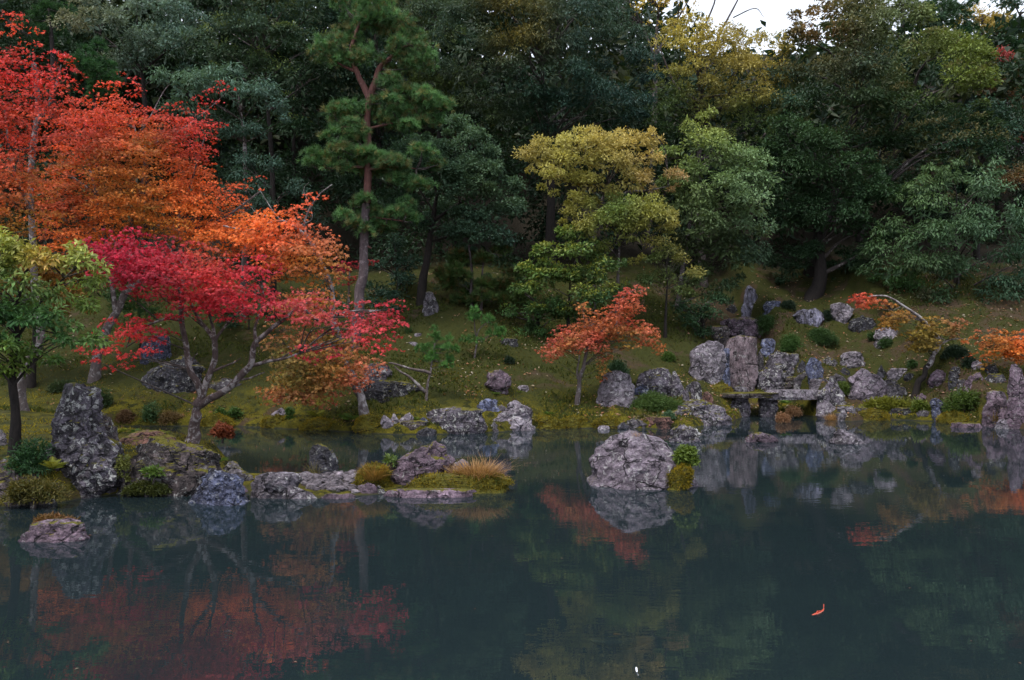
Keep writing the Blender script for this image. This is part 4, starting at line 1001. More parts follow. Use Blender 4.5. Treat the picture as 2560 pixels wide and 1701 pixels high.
pine('hilltop_pine', 'bright green pine below the hilltop at the right edge', [(1720, 260, 100, 60), (1850, 380, 120, 50), (2050, 420, 100, 70), (2090, 520, 80, 50), (1760, 380, 60, 50), (2000, 330, 100, 40), (1720, 340, 70, 40)], 60, [(1960, 700), (1970, 450), (1990, 280)], .2, ((0.021, 0.069, 0.030), (0.051, 0.138, 0.050)), cf=FR, needle=.34, deep=1.6, seed=3, bark='twig')
pine('corner_pine', 'pine with green tufts in the upper left corner', [(100, 30, 50, 24), (140, 55, 34, 22), (75, 70, 36, 22), (120, 85, 40, 16), (150, 25, 24, 18)], 46, [(122, 260), (118, 120), (112, 20)], .18, ((0.019, 0.058, 0.020), (0.043, 0.106, 0.030)), needle=.28, deep=1.2, seed=4, bark='dark')

# --- big crowns
broadleaf('silver_tree', 'silvery grey-green tree with a broad crown at the upper left', [(172, 45), (200, 22), (260, 14), (330, 10), (400, 8), (455, 25), (475, 80), (470, 130), (420, 160), (360, 190), (300, 200), (240, 175), (195, 130), (172, 90)], 43, SV, leaf=.19, puff=.8, gain=2.1, seed=60, depth=2.4, trunk=[(330, 420), (335, 250), (320, 110)], limbs=[([(335, 160), (380, 120), (440, 95)], .09), ([(325, 170), (270, 110), (230, 80)], .08)],
          anchors=[(190, 60, (0.120, 0.110, 0.065)), (250, 30, (0.085, 0.111, 0.080)), (330, 40, (0.072, 0.117, 0.095)), (430, 40, (0.068, 0.111, 0.095)), (300, 150, (0.030, 0.053, 0.035)), (430, 130, (0.038, 0.074, 0.060))])
broadleaf('evergreen_tree', 'tall glossy evergreen with olive tips left of the pine top', [(450, 0), (520, -40), (640, -50), (760, -40), (770, 60), (740, 170), (720, 270), (690, 330), (620, 300), (560, 180), (490, 150), (450, 80)], 42, MG, leaf=.19, puff=.85, seed=61, depth=2.8, trunk=[(640, 700), (630, 400), (600, 120)],
          anchors=[(480, 30, (0.043, 0.074, 0.058)), (560, 20, (0.043, 0.074, 0.055)), (680, 10, (0.047, 0.080, 0.065)), (560, 110, (0.038, 0.058, 0.022)), (650, 90, (0.030, 0.053, 0.020)), (600, 180, (0.015, 0.034, 0.014)), (700, 240, (0.010, 0.028, 0.012))], tips=((0.093, 0.122, 0.035), .3))
broadleaf('evergreen_tree', 'round glossy evergreen with drooping silvery leaves behind the orange maple', [(372, 215), (400, 178), (455, 165), (490, 165), (540, 150), (590, 175), (640, 215), (680, 280), (670, 320), (630, 330), (600, 310), (560, 345), (520, 330), (480, 340), (450, 300), (400, 270)], 37, SV, leaf=.21, tmpl=SLIM, puff=.62, gain=2.0, seed=62, depth=2.0, droop=.9, trunk=[(566, 560), (564, 390), (562, 300), (550, 220)], tr_r=.13, bark='grey',
          anchors=[(500, 200, (0.055, 0.095, 0.070)), (600, 230, (0.055, 0.095, 0.075)), (650, 290, (0.043, 0.080, 0.065)), (420, 200, (0.051, 0.090, 0.050)), (470, 300, (0.017, 0.042, 0.025)), (540, 320, (0.025, 0.053, 0.035))])
broadleaf('evergreen_tree', 'low blue-green evergreen left of the pine trunk', [(520, 400), (570, 370), (640, 375), (690, 420), (720, 480), (700, 560), (640, 580), (560, 560), (520, 480)], 36.5, BL, leaf=.18, tmpl=SLIM, puff=.6, seed=63, depth=1.8, droop=.7, anchors=[(600, 400, (0.034, 0.069, 0.050)), (660, 440, (0.030, 0.058, 0.045)), (620, 540, (0.013, 0.027, 0.018))])
broadleaf('evergreen_tree', 'dark leafy tree between the pine and the big round oak, upper middle', [(900, -40), (1010, -40), (1070, 0), (1060, 100), (1070, 220), (1040, 300), (960, 280), (930, 120)], 45, OL, leaf=.19, puff=.8, seed=64, depth=2.4, anchors=[(1000, 0, (0.043, 0.069, 0.055)), (1050, 60, (0.030, 0.053, 0.030)), (1040, 110, (0.085, 0.106, 0.015)), (1030, 160, (0.025, 0.042, 0.015)), (1050, 260, (0.051, 0.069, 0.012))])
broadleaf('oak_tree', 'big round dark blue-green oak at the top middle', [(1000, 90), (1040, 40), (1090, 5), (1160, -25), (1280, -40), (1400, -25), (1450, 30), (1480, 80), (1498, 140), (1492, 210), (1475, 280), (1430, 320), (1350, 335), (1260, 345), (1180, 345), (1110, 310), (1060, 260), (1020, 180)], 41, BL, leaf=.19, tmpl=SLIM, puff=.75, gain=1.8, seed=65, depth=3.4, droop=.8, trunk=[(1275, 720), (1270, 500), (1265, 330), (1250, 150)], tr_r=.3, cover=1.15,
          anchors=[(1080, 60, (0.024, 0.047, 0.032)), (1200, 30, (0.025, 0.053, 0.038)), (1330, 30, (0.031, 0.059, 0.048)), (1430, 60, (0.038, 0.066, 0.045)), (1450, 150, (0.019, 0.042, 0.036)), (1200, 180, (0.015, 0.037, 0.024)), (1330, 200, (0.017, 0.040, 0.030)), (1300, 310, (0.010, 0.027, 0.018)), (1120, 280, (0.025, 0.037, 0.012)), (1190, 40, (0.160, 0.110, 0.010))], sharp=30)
broadleaf('yellow_tree', 'pale yellow tree thinly leaved against the sky at top middle', [(1290, -30), (1400, -40), (1500, -30), (1560, -20), (1600, 30), (1560, 70), (1500, 60), (1440, 30), (1380, 5)], 50, YE, leaf=.2, puff=.5, cover=.3, dens=.9, core=0, seed=66, depth=1.6, mat=LEAF_MATTE, bark='twig', trunk=[(1500, 420), (1510, 160), (1520, 20)], limbs=[([(1512, 140), (1480, 60), (1440, -20)], .1), ([(1514, 120), (1560, 50), (1600, -20)], .1)], ntw=40, tips=((0.420, 0.320, 0.080), .6))
broadleaf('yellow_tree', 'tall yellow-green tree with bare grey twigs at the top right of middle', [(1495, 110), (1530, 80), (1580, 50), (1650, 70), (1700, 95), (1760, 95), (1795, 130), (1825, 175), (1800, 230), (1785, 290), (1750, 330), (1680, 320), (1620, 330), (1540, 320), (1500, 290), (1492, 200)], 43, YG, leaf=.19, puff=.55, cover=.6, dens=1.2, core=0, gain=2.2, seed=67, depth=2.6, mat=LEAF_MATTE, bark='twig', trunk=[(1620, 640), (1615, 420), (1612, 260), (1610, 180)], tr_r=.2, ntw=70,
          limbs=[([(1612, 235), (1560, 200), (1520, 110)], .1), ([(1612, 225), (1680, 220), (1760, 190), (1800, 170)], .1), ([(1611, 200), (1640, 120), (1690, 20), (1710, -20)], .09), ([(1611, 190), (1610, 100), (1645, 10), (1650, -30)], .09), ([(1612, 240), (1660, 250), (1740, 260)], .07), ([(1690, 40), (1740, 20), (1760, 40)], .04)],
          anchors=[(1540, 110, (0.194, 0.168, 0.044)), (1620, 90, (0.194, 0.160, 0.039)), (1700, 120, (0.173, 0.144, 0.044)), (1780, 180, (0.173, 0.144, 0.039)), (1640, 180, (0.130, 0.116, 0.033)), (1540, 220, (0.037, 0.064, 0.022)), (1620, 290, (0.101, 0.104, 0.028)), (1740, 290, (0.061, 0.094, 0.028)), (1560, 300, (0.024, 0.051, 0.020))], sharp=26)
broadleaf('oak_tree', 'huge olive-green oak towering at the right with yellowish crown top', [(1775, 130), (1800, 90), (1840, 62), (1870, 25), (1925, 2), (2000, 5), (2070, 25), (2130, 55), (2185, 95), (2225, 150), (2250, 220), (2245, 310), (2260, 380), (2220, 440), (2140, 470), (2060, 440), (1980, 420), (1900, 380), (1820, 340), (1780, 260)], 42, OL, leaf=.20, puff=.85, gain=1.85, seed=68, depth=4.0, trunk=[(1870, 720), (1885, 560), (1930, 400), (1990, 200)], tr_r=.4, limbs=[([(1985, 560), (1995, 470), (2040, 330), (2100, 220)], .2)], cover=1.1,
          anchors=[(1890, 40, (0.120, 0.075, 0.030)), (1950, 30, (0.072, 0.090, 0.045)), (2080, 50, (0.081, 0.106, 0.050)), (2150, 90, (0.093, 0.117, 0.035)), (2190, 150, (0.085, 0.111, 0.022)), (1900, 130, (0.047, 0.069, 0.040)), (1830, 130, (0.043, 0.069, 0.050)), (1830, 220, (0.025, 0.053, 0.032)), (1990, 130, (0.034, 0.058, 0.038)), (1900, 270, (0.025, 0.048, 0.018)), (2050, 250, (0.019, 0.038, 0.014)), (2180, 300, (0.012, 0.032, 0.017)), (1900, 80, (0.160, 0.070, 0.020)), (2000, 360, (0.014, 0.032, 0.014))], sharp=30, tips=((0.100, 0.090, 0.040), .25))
broadleaf('oak_tree', 'dark green tree under the huge oak, above the mossy rise', [(1755, 330), (1800, 290), (1860, 320), (1920, 360), (1990, 400), (2060, 440), (2100, 520), (2040, 570), (1960, 560), (1900, 590), (1830, 600), (1770, 570), (1752, 460)], 40, MG, leaf=.19, puff=.75, seed=69, depth=2.6, trunk=[(1878, 655), (1882, 600), (1890, 480), (1880, 380)], tr_r=.36,
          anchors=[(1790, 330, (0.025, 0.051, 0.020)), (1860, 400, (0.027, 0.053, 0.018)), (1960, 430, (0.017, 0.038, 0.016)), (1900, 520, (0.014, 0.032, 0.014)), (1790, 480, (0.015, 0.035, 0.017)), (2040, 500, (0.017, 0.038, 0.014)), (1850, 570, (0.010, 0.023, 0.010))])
broadleaf('drooping_tree', 'drooping mid-green evergreen on the right with yellowish upper leaves', [(1985, 640), (2000, 570), (2040, 500), (2075, 440), (2120, 405), (2180, 392), (2250, 400), (2300, 445), (2345, 500), (2420, 540), (2420, 740), (2330, 760), (2240, 740), (2150, 720), (2080, 715), (2010, 690)], 38, MG, leaf=.21, tmpl=SLIM, puff=.7, gain=1.9, seed=70, depth=2.6, droop=1.0, trunk=[(2200, 800), (2205, 640), (2200, 500)],
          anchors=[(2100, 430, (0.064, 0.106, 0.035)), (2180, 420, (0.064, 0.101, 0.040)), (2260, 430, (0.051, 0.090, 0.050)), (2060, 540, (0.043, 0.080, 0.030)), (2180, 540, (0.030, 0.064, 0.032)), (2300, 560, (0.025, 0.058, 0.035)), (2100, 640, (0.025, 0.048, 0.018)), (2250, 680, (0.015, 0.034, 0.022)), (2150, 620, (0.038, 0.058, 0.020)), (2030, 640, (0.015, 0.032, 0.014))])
broadleaf('evergreen_tree', 'dark glossy evergreen between the huge oak and the russet hilltop', [(2190, 260), (2240, 240), (2280, 290), (2300, 350), (2290, 430), (2240, 450), (2190, 400)], 44, BL, leaf=.22, puff=.7, seed=71)
broadleaf('evergreen_tree', 'green branchy tree cut by the right picture edge', [(2310, 400), (2330, 365), (2380, 350), (2440, 360), (2440, 500), (2360, 480), (2320, 450)], 40, MG, leaf=.2, puff=.6, seed=72, anchors=[(2350, 380, (0.043, 0.085, 0.050)), (2350, 450, (0.025, 0.053, 0.025)), (2355, 455, (0.300, 0.080, 0.020))])
# --- middle rank
broadleaf('osmanthus_tree', 'grey-green small-leaved tree right of the tall pine', [(880, 380), (920, 335), (985, 320), (1030, 300), (1062, 288), (1100, 312), (1135, 345), (1165, 380), (1190, 430), (1200, 480), (1207, 540), (1170, 575), (1100, 585), (1060, 560), (1000, 560), (960, 530), (910, 500), (870, 440)], 36, SV, leaf=.13, tmpl=WIDE, puff=.55, gain=1.9, seed=73, depth=2.2, droop=0, up=.6, trunk=[(972, 752), (978, 640), (990, 540), (1010, 440)], tr_r=.24, bark='dark', limbs=[([(1000, 510), (1060, 470), (1110, 440)], .09), ([(985, 560), (1050, 540), (1100, 500)], .06)],
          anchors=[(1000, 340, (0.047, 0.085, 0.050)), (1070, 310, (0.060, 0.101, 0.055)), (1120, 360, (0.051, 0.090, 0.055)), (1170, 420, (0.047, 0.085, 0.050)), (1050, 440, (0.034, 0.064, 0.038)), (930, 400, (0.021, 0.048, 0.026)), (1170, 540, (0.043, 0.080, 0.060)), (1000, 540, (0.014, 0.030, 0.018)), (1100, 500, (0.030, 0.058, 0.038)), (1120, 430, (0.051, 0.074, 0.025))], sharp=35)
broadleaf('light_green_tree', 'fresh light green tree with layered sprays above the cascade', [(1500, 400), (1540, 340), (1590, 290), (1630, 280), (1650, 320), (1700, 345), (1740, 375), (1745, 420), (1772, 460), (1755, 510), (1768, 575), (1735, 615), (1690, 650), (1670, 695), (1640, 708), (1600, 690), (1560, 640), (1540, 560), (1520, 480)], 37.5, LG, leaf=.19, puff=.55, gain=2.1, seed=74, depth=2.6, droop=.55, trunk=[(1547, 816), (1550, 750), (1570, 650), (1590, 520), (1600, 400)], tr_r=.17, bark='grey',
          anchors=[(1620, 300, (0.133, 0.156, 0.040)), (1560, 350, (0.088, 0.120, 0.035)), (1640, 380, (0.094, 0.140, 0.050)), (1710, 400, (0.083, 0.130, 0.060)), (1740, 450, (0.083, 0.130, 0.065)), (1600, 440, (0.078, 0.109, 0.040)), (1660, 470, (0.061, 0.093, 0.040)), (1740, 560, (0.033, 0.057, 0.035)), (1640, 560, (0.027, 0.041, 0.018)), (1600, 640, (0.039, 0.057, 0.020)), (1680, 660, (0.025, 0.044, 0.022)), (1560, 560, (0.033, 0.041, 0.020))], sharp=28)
broadleaf('tan_tree', 'tan and yellow-leaved tree with a flat broad crown at centre', [(1195, 385), (1215, 335), (1270, 318), (1330, 312), (1375, 298), (1440, 306), (1500, 318), (1515, 370), (1545, 400), (1570, 425), (1540, 440), (1480, 430), (1450, 470), (1380, 480), (1335, 475), (1290, 450), (1250, 440), (1235, 405)], 35.5, TN, leaf=.15, puff=.45, cover=.95, gain=2.1, seed=75, depth=1.9, mat=LEAF_MATTE, droop=.2, up=.5, trunk=[(1360, 800), (1365, 640), (1375, 520), (1400, 430)], tr_r=.17, bark='grey', limbs=[([(1375, 510), (1430, 450), (1490, 440), (1540, 430)], .07), ([(1372, 520), (1330, 430), (1270, 390)], .06)],
          anchors=[(1220, 350, (0.202, 0.168, 0.055)), (1300, 330, (0.229, 0.213, 0.065)), (1400, 315, (0.246, 0.202, 0.065)), (1490, 330, (0.238, 0.190, 0.060)), (1330, 400, (0.220, 0.210, 0.055)), (1270, 430, (0.211, 0.202, 0.050)), (1400, 420, (0.158, 0.151, 0.045)), (1500, 400, (0.194, 0.146, 0.055)), (1550, 425, (0.229, 0.157, 0.080)), (1360, 470, (0.167, 0.160, 0.035))], sharp=26)
broadleaf('yellow_green_tree', 'yellow-green lower tree just under the tan crown', [(1300, 500), (1340, 470), (1420, 462), (1490, 462), (1540, 490), (1552, 530), (1535, 580), (1480, 600), (1400, 590), (1340, 570), (1300, 545)], 34.8, YG, leaf=.16, puff=.45, gain=2.0, seed=76, depth=1.7, mat=LEAF_MATTE, trunk=[(1420, 800), (1425, 660), (1430, 540)], tr_r=.12, bark='grey',
          anchors=[(1330, 500, (0.140, 0.130, 0.030)), (1420, 480, (0.085, 0.127, 0.035)), (1500, 490, (0.150, 0.155, 0.040)), (1540, 540, (0.190, 0.170, 0.050)), (1480, 570, (0.170, 0.155, 0.035)), (1400, 560, (0.076, 0.106, 0.025))], sharp=24)
broadleaf('green_shrub', 'yellow-tipped green bush left of the orange maple top', [(1195, 650), (1215, 600), (1250, 560), (1300, 530), (1350, 560), (1400, 590), (1440, 630), (1430, 700), (1380, 740), (1300, 730), (1230, 710)], 34.2, MG, leaf=.16, tmpl=WIDE, puff=.5, gain=1.8, seed=77, depth=1.6, trunk=[(1310, 800), (1312, 730), (1315, 640)], tr_r=.09, tips=((0.150, 0.165, 0.030), .45),
          anchors=[(1230, 620, (0.051, 0.090, 0.020)), (1290, 570, (0.072, 0.111, 0.025)), (1260, 660, (0.043, 0.080, 0.018)), (1360, 600, (0.043, 0.074, 0.022)), (1400, 680, (0.019, 0.045, 0.018)), (1300, 700, (0.017, 0.040, 0.014))], sharp=26)
broadleaf('green_shrub', 'olive-yellow bush right behind the orange maple top', [(1490, 600), (1530, 580), (1590, 590), (1602, 630), (1590, 680), (1540, 700), (1490, 690), (1470, 640)], 34.6, YG, leaf=.15, puff=.42, seed=78, depth=1.3, mat=LEAF_MATTE, trunk=[(1535, 800), (1536, 720), (1538, 650)], tr_r=.08, anchors=[(1580, 605, (0.190, 0.165, 0.045)), (1540, 620, (0.072, 0.106, 0.030)), (1500, 640, (0.038, 0.064, 0.020)), (1560, 680, (0.051, 0.085, 0.025))], sharp=22)
broadleaf('green_shrub', 'dark low evergreen between the orange maple and the cascade', [(1560, 690), (1620, 680), (1660, 690), (1665, 720), (1640, 760), (1605, 780), (1570, 770), (1555, 730)], 36, MG, leaf=.15, puff=.4, seed=79, depth=1.2, anchors=[(1600, 700, (0.025, 0.053, 0.022)), (1660, 720, (0.021, 0.051, 0.025)), (1610, 770, (0.015, 0.032, 0.014))])
broadleaf('green_shrub', 'deep green understory bush right of the hillside pines', [(1160, 700), (1200, 660), (1280, 690), (1300, 740), (1260, 790), (1190, 780)], 35, MG, leaf=.15, puff=.42, seed=80, depth=1.2, tips=((0.076, 0.106, 0.020), .3))
broadleaf('green_shrub', 'dark bush in the shade under the drooping right tree', [(2020, 690), (2100, 680), (2180, 700), (2240, 740), (2230, 790), (2120, 780), (2040, 740)], 37, MG, leaf=.15, puff=.45, seed=81, depth=1.2, anchors=[(2060, 690, (0.047, 0.064, 0.018)), (2150, 730, (0.025, 0.053, 0.030)), (2200, 760, (0.015, 0.032, 0.015)), (2120, 660, (0.070, 0.050, 0.030))])
broadleaf('understory_tree', 'dark leafy understory tree behind the pine trunk', [(860, 600), (900, 560), (960, 570), (960, 660), (940, 700), (880, 700), (850, 660)], 38, BL, leaf=.16, puff=.5, seed=82, depth=1.3)

# --- pines
PCOL = ((.05, .13, .045), (.125, .25, .085), (.19, .19, .07))
bx, by, bz = land(812, 800)
pine('tall_pine', 'tall red pine with forked reddish trunk and tiered green pads', [(850, 18, 62, 34), (800, 30, 42, 28), (905, 38, 52, 32), (850, 50, 60, 26), (755, 98, 48, 34), (815, 92, 52, 32), (775, 130, 58, 28), (830, 130, 40, 22), (930, 84, 58, 34), (965, 115, 38, 36), (915, 125, 50, 26), (950, 158, 48, 26), (900, 165, 36, 20),
     (925, 205, 62, 20), (985, 222, 48, 22), (1015, 232, 32, 20), (900, 250, 60, 18), (960, 255, 70, 18), (1010, 272, 40, 16), (880, 285, 52, 18), (950, 292, 60, 15), (810, 262, 56, 18), (775, 284, 44, 22), (805, 305, 48, 18), (770, 318, 30, 16), (850, 262, 34, 14),
     (745, 358, 48, 16), (712, 372, 30, 12), (800, 360, 62, 18), (870, 355, 66, 18), (940, 366, 66, 16), (1010, 380, 34, 12), (780, 392, 56, 14), (930, 398, 70, 18), (850, 385, 50, 14), (960, 425, 60, 14),
     (820, 475, 42, 20), (850, 492, 52, 18), (915, 490, 56, 18), (948, 512, 34, 16), (812, 515, 36, 18), (890, 520, 54, 14), (850, 530, 36, 12)],
     by, [(808, 812), (820, 740), (828, 690), (834, 630), (838, 565), (843, 470), (846, 380), (847, 300), (848, 226)], .235, PCOL,
     limbs=[([(848, 228), (830, 195), (820, 160), (805, 120), (830, 50)], .15), ([(848, 228), (866, 178), (885, 145), (925, 112), (950, 100)], .14), ([(820, 165), (795, 155), (770, 140)], .07), ([(846, 300), (815, 295), (790, 292)], .06), ([(846, 296), (900, 285), (990, 262)], .06), ([(846, 385), (800, 385), (740, 388)], .08), ([(846, 390), (890, 385), (960, 390)], .07), ([(843, 500), (880, 505), (930, 510)], .06), ([(838, 572), (850, 570), (856, 572)], .07)],
     needle=.26, tuft=TUFT_FINE, per=1.0, deep=1.2, wild=.5, seed=10, split=5)
pine('round_pine', 'rounded dark green pine top behind the red maple', [(205, 122, 34, 20), (235, 148, 34, 26), (190, 150, 30, 24), (215, 180, 46, 26), (250, 195, 26, 28), (230, 218, 40, 22)], 33, [(222, 620), (222, 400), (218, 160)], .14, ((0.015, 0.058, 0.018), (0.038, 0.111, 0.028)), needle=.2, tuft=TUFT_FINE, deep=.8, seed=11, bark='dark', wild=.25)
DPC = ((0.030, 0.064, 0.016), (0.072, 0.122, 0.030), (0.130, 0.095, 0.030))
bx, by, bz = land(1100, 715)
pine('hillside_pine', 'slender dark pine on the shady slope, its trunk left of its twin', [(960, 430, 130, 40), (900, 380, 70, 30), (1080, 380, 120, 40), (1100, 290, 160, 50), (1020, 470, 90, 30), (1130, 500, 110, 40), (1080, 590, 100, 30)], by + .6, [(1142, 650), (1141, 480), (1138, 300), (1120, 160)], .09, DPC, cf=B, needle=.30, per=1.6, deep=1.2, seed=12, bark='pinelow', limbs=[([(1140, 520), (1090, 470), (1040, 450)], .03), ([(1140, 410), (1060, 405), (1000, 420)], .03)])
pine('hillside_pine', 'second slender dark pine on the shady slope, right of its twin', [(1260, 260, 130, 45), (1350, 230, 90, 30), (1290, 440, 150, 50), (1400, 500, 120, 40), (1230, 560, 110, 40), (1500, 560, 80, 30), (1420, 390, 80, 30), (1330, 590, 110, 30)], by + .3, [(1215, 640), (1214, 500), (1222, 380), (1235, 250)], .07, DPC, cf=B, needle=.30, per=1.6, deep=1.2, seed=13, bark='pinelow', limbs=[([(1225, 260), (1300, 225), (1370, 240)], .03), ([(1216, 560), (1300, 585), (1390, 570)], .03)])
YPC = ((0.043, 0.127, 0.030), (0.093, 0.223, 0.050))
bx, by, bz = land(*K(280, 1568))
pine('young_pine', 'young bright green pine with two long bare limbs on the moss', [(350, 840, 80, 45), (420, 900, 90, 45), (540, 960, 100, 60), (310, 980, 110, 50), (230, 1030, 70, 50), (440, 1040, 100, 50), (580, 1040, 70, 45), (400, 1130, 100, 50), (500, 1180, 90, 45), (280, 1120, 80, 45), (560, 1130, 50, 40)], by, [(275, 1580), (295, 1430), (325, 1280), (345, 1150), (380, 960)], .055, YPC, cf=K, needle=.15, tuft=TUFT_FINE, deep=.5, seed=14, bark='grey',
     limbs=[([(328, 1275), (240, 1250), (130, 1225), (-60, 1180), (-120, 1170)], .065), ([(268, 1480), (210, 1410), (110, 1330), (0, 1265), (-60, 1200)], .07)], per=.8)
bx, by, bz = land(*K(800, 1110))
pine('young_pine', 'smaller young pine with a bonsai-like top farther up the moss slope', [(800, 605, 80, 32), (730, 680, 60, 28), (830, 690, 90, 35), (960, 670, 55, 35), (980, 740, 60, 40), (930, 720, 60, 35), (1040, 830, 80, 30), (1100, 820, 70, 35), (960, 850, 60, 25), (740, 920, 90, 28), (850, 925, 60, 25), (1080, 880, 50, 25)], by, [(800, 1115), (825, 1010), (835, 920), (815, 800), (805, 650)], .045, YPC, cf=K, needle=.15, tuft=TUFT_FINE, deep=.5, seed=15, bark='grey', limbs=[([(832, 920), (930, 890), (1040, 850)], .02), ([(833, 880), (860, 800), (960, 720)], .03)], per=.8)

# --- wooded hillside far behind: reads as one mass
rngw = np.random.default_rng(77)
cw = []
while len(cw) < 1150:
    Yw = rngw.uniform(52, 84); pxw = rngw.uniform(-260, 2620); Xw = (pxw - HX) / FPX * Yw
    gzw = float(ground(np.array([Xw]), np.array([Yw]))[0]); zw = gzw + rngw.uniform(.5, 17)
    pyw = HY - (zw - EYE) / Yw * FPX
    lim = np.interp(pxw, [-300, 1380, 1560, 1640, 1900, 2000, 2140, 2240, 2700], [-90, -80, 60, 115, 115, 80, 60, 90, 30])
    if pyw < lim: continue
    cw.append((Xw, Yw, zw))
cw = np.array(cw); rw = rngw.uniform(1.5, 2.6, (len(cw), 1)) * np.array([1, 1, .8])
k, d, p, nr, ax = puff_leaves(cw, rw, 44, rngw, .3, .4)
pick = np.array([(0.012, 0.028, 0.012), (0.017, 0.038, 0.016), (0.030, 0.048, 0.020), (0.019, 0.038, 0.026), (0.043, 0.055, 0.020)])[rngw.integers(0, 5, len(cw))]
tw_ = pick[k] * rngw.uniform(.7, 1.4, (len(k), 1))
fo = foliage('far_wood', WIDE, p, ax, nr, .75 * rngw.uniform(.7, 1.3, len(k)), tw_, LEAF_MATTE); tag(fo, 'dark wooded hillside far behind the garden trees', 'wood', kind='stuff')

# --- dark bushes low under the trees, several added to shade the lit slope
for i, (lab, pl, Y, c, lf) in enumerate([
    ('dark bush added for shade under the osmanthus beside the reddish trunk', [(1000, 660), (1060, 630), (1100, 660), (1090, 705), (1020, 710)], 38.5, BL, .16),
    ('broad dark bush added for shade right of the twin hillside pines', [(1130, 640), (1210, 600), (1260, 640), (1250, 700), (1160, 715)], 37.5, MG, .16),
    ('added shade bush left of the thick dark trunk above the cascade', [(1745, 600), (1790, 570), (1850, 580), (1850, 640), (1790, 655), (1750, 640)], 41.5, DK, .17),
    ('added shade bush right of the thick dark trunk above the cascade', [(1905, 600), (1960, 570), (2010, 590), (2010, 650), (1950, 670), (1900, 655)], 40.5, DK, .17),
    ('dim bush added for shade at the foot of the drooping right tree', [(1990, 640), (2060, 620), (2110, 660), (2090, 710), (2010, 700)], 38.5, MG, .17),
    ('dark sapling behind the leaning grey trunk at left', [(255, 690), (300, 640), (360, 660), (370, 740), (320, 780), (260, 760)], 33.5, MG, .15),
    ('dim green bush behind the forked stems of the crimson maple', [(480, 700), (560, 680), (640, 700), (640, 750), (560, 765), (490, 750)], 35.5, DK, .16),
    ('dark bush left of the tall pine foot', [(690, 680), (760, 660), (800, 690), (790, 740), (720, 750)], 35, BL, .15),
    ('low dark bush right of the tall pine foot', [(850, 690), (910, 680), (940, 720), (920, 750), (860, 750)], 36, BL, .15),
    ('dark shrubs crowding the right slope below the drooping tree', [(2120, 730), (2220, 700), (2320, 730), (2330, 790), (2230, 800), (2140, 780)], 36.5, DK, .16)]):
    broadleaf('shade_bush', lab, pl, Y, c, leaf=lf, puff=.42, seed=140 + i, depth=1.0, tr_r=.06, ntw=8, cat='shrub')
# ---------------------------------------------------------------- maples
CR = (.46, .018, .045); CR2 = (.36, .012, .04); RD = (.60, .045, .045); RO = (.72, .115, .045); OR = (.80, .205, .04); OY = (.50, .22, .03); OG = (.26, .19, .03); GR = (.09, .11, .022)
PK = (.50, .075, .085); SA = (.50, .14, .08); RB = (.36, .07, .04); BR = (.46, .16, .04)

bx, by, bz = land(205, 893)
maple('large_maple', 'large orange-red maple with a leaning grey trunk, crown spreading behind the crimson one',
      [(205, 215), (235, 250), (265, 215), (290, 165), (322, 178), (338, 240), (380, 262), (400, 250), (455, 235), (530, 188), (545, 205), (490, 250), (480, 270), (520, 275), (505, 320), (490, 350), (510, 372), (500, 405), (555, 420), (612, 400), (618, 428), (565, 452), (545, 480), (600, 490), (640, 530), (600, 590), (520, 600), (430, 575), (330, 545), (260, 560), (200, 610), (120, 600), (100, 520), (130, 420), (150, 330), (180, 270)],
      by + .4, [(310, 180, RD), (250, 250, RO), (330, 260, RD), (290, 330, RO), (230, 330, RB), (200, 290, RD), (400, 290, RD), (520, 200, RD), (440, 310, (.5, .04, .05)), (480, 340, RD), (350, 320, OG), (300, 370, OG), (220, 400, OG), (260, 430, BR), (180, 400, RO), (350, 400, BR), (430, 400, RO), (450, 430, OR), (500, 430, RO), (590, 415, RD), (400, 470, OR), (460, 500, OR), (510, 470, RO), (180, 540, OR), (230, 550, OR), (330, 480, OG), (280, 490, OR), (150, 470, RB), (380, 530, OG), (560, 540, RO), (530, 500, OR), (480, 550, OR), (560, 470, OR), (420, 520, OR)],
      leaf=.082, tmpl=MAPLE3, pad=.58, cover=.85, depth=2.6, trunk=[(203, 893), (218, 850), (240, 780), (262, 720), (290, 670), (330, 640), (400, 560)], tr_r=.21, bark='grey',
      limbs=[([(262, 715), (250, 600), (225, 450), (190, 330)], .1), ([(300, 665), (300, 540), (330, 400), (300, 260)], .09), ([(385, 575), (430, 545), (520, 500), (600, 440)], .09), ([(330, 635), (400, 520), (440, 420), (470, 320)], .07), ([(225, 450), (150, 400), (110, 380)], .06)],
      bare=[([(300, 330), (340, 280), (375, 215), (390, 195)], .05), ([(330, 340), (400, 310), (470, 260), (520, 215)], .045), ([(355, 262), (370, 250), (385, 240)], .02)], sharp=30, seed=1, ntw=60)
bx, by, bz = land(47, 948)
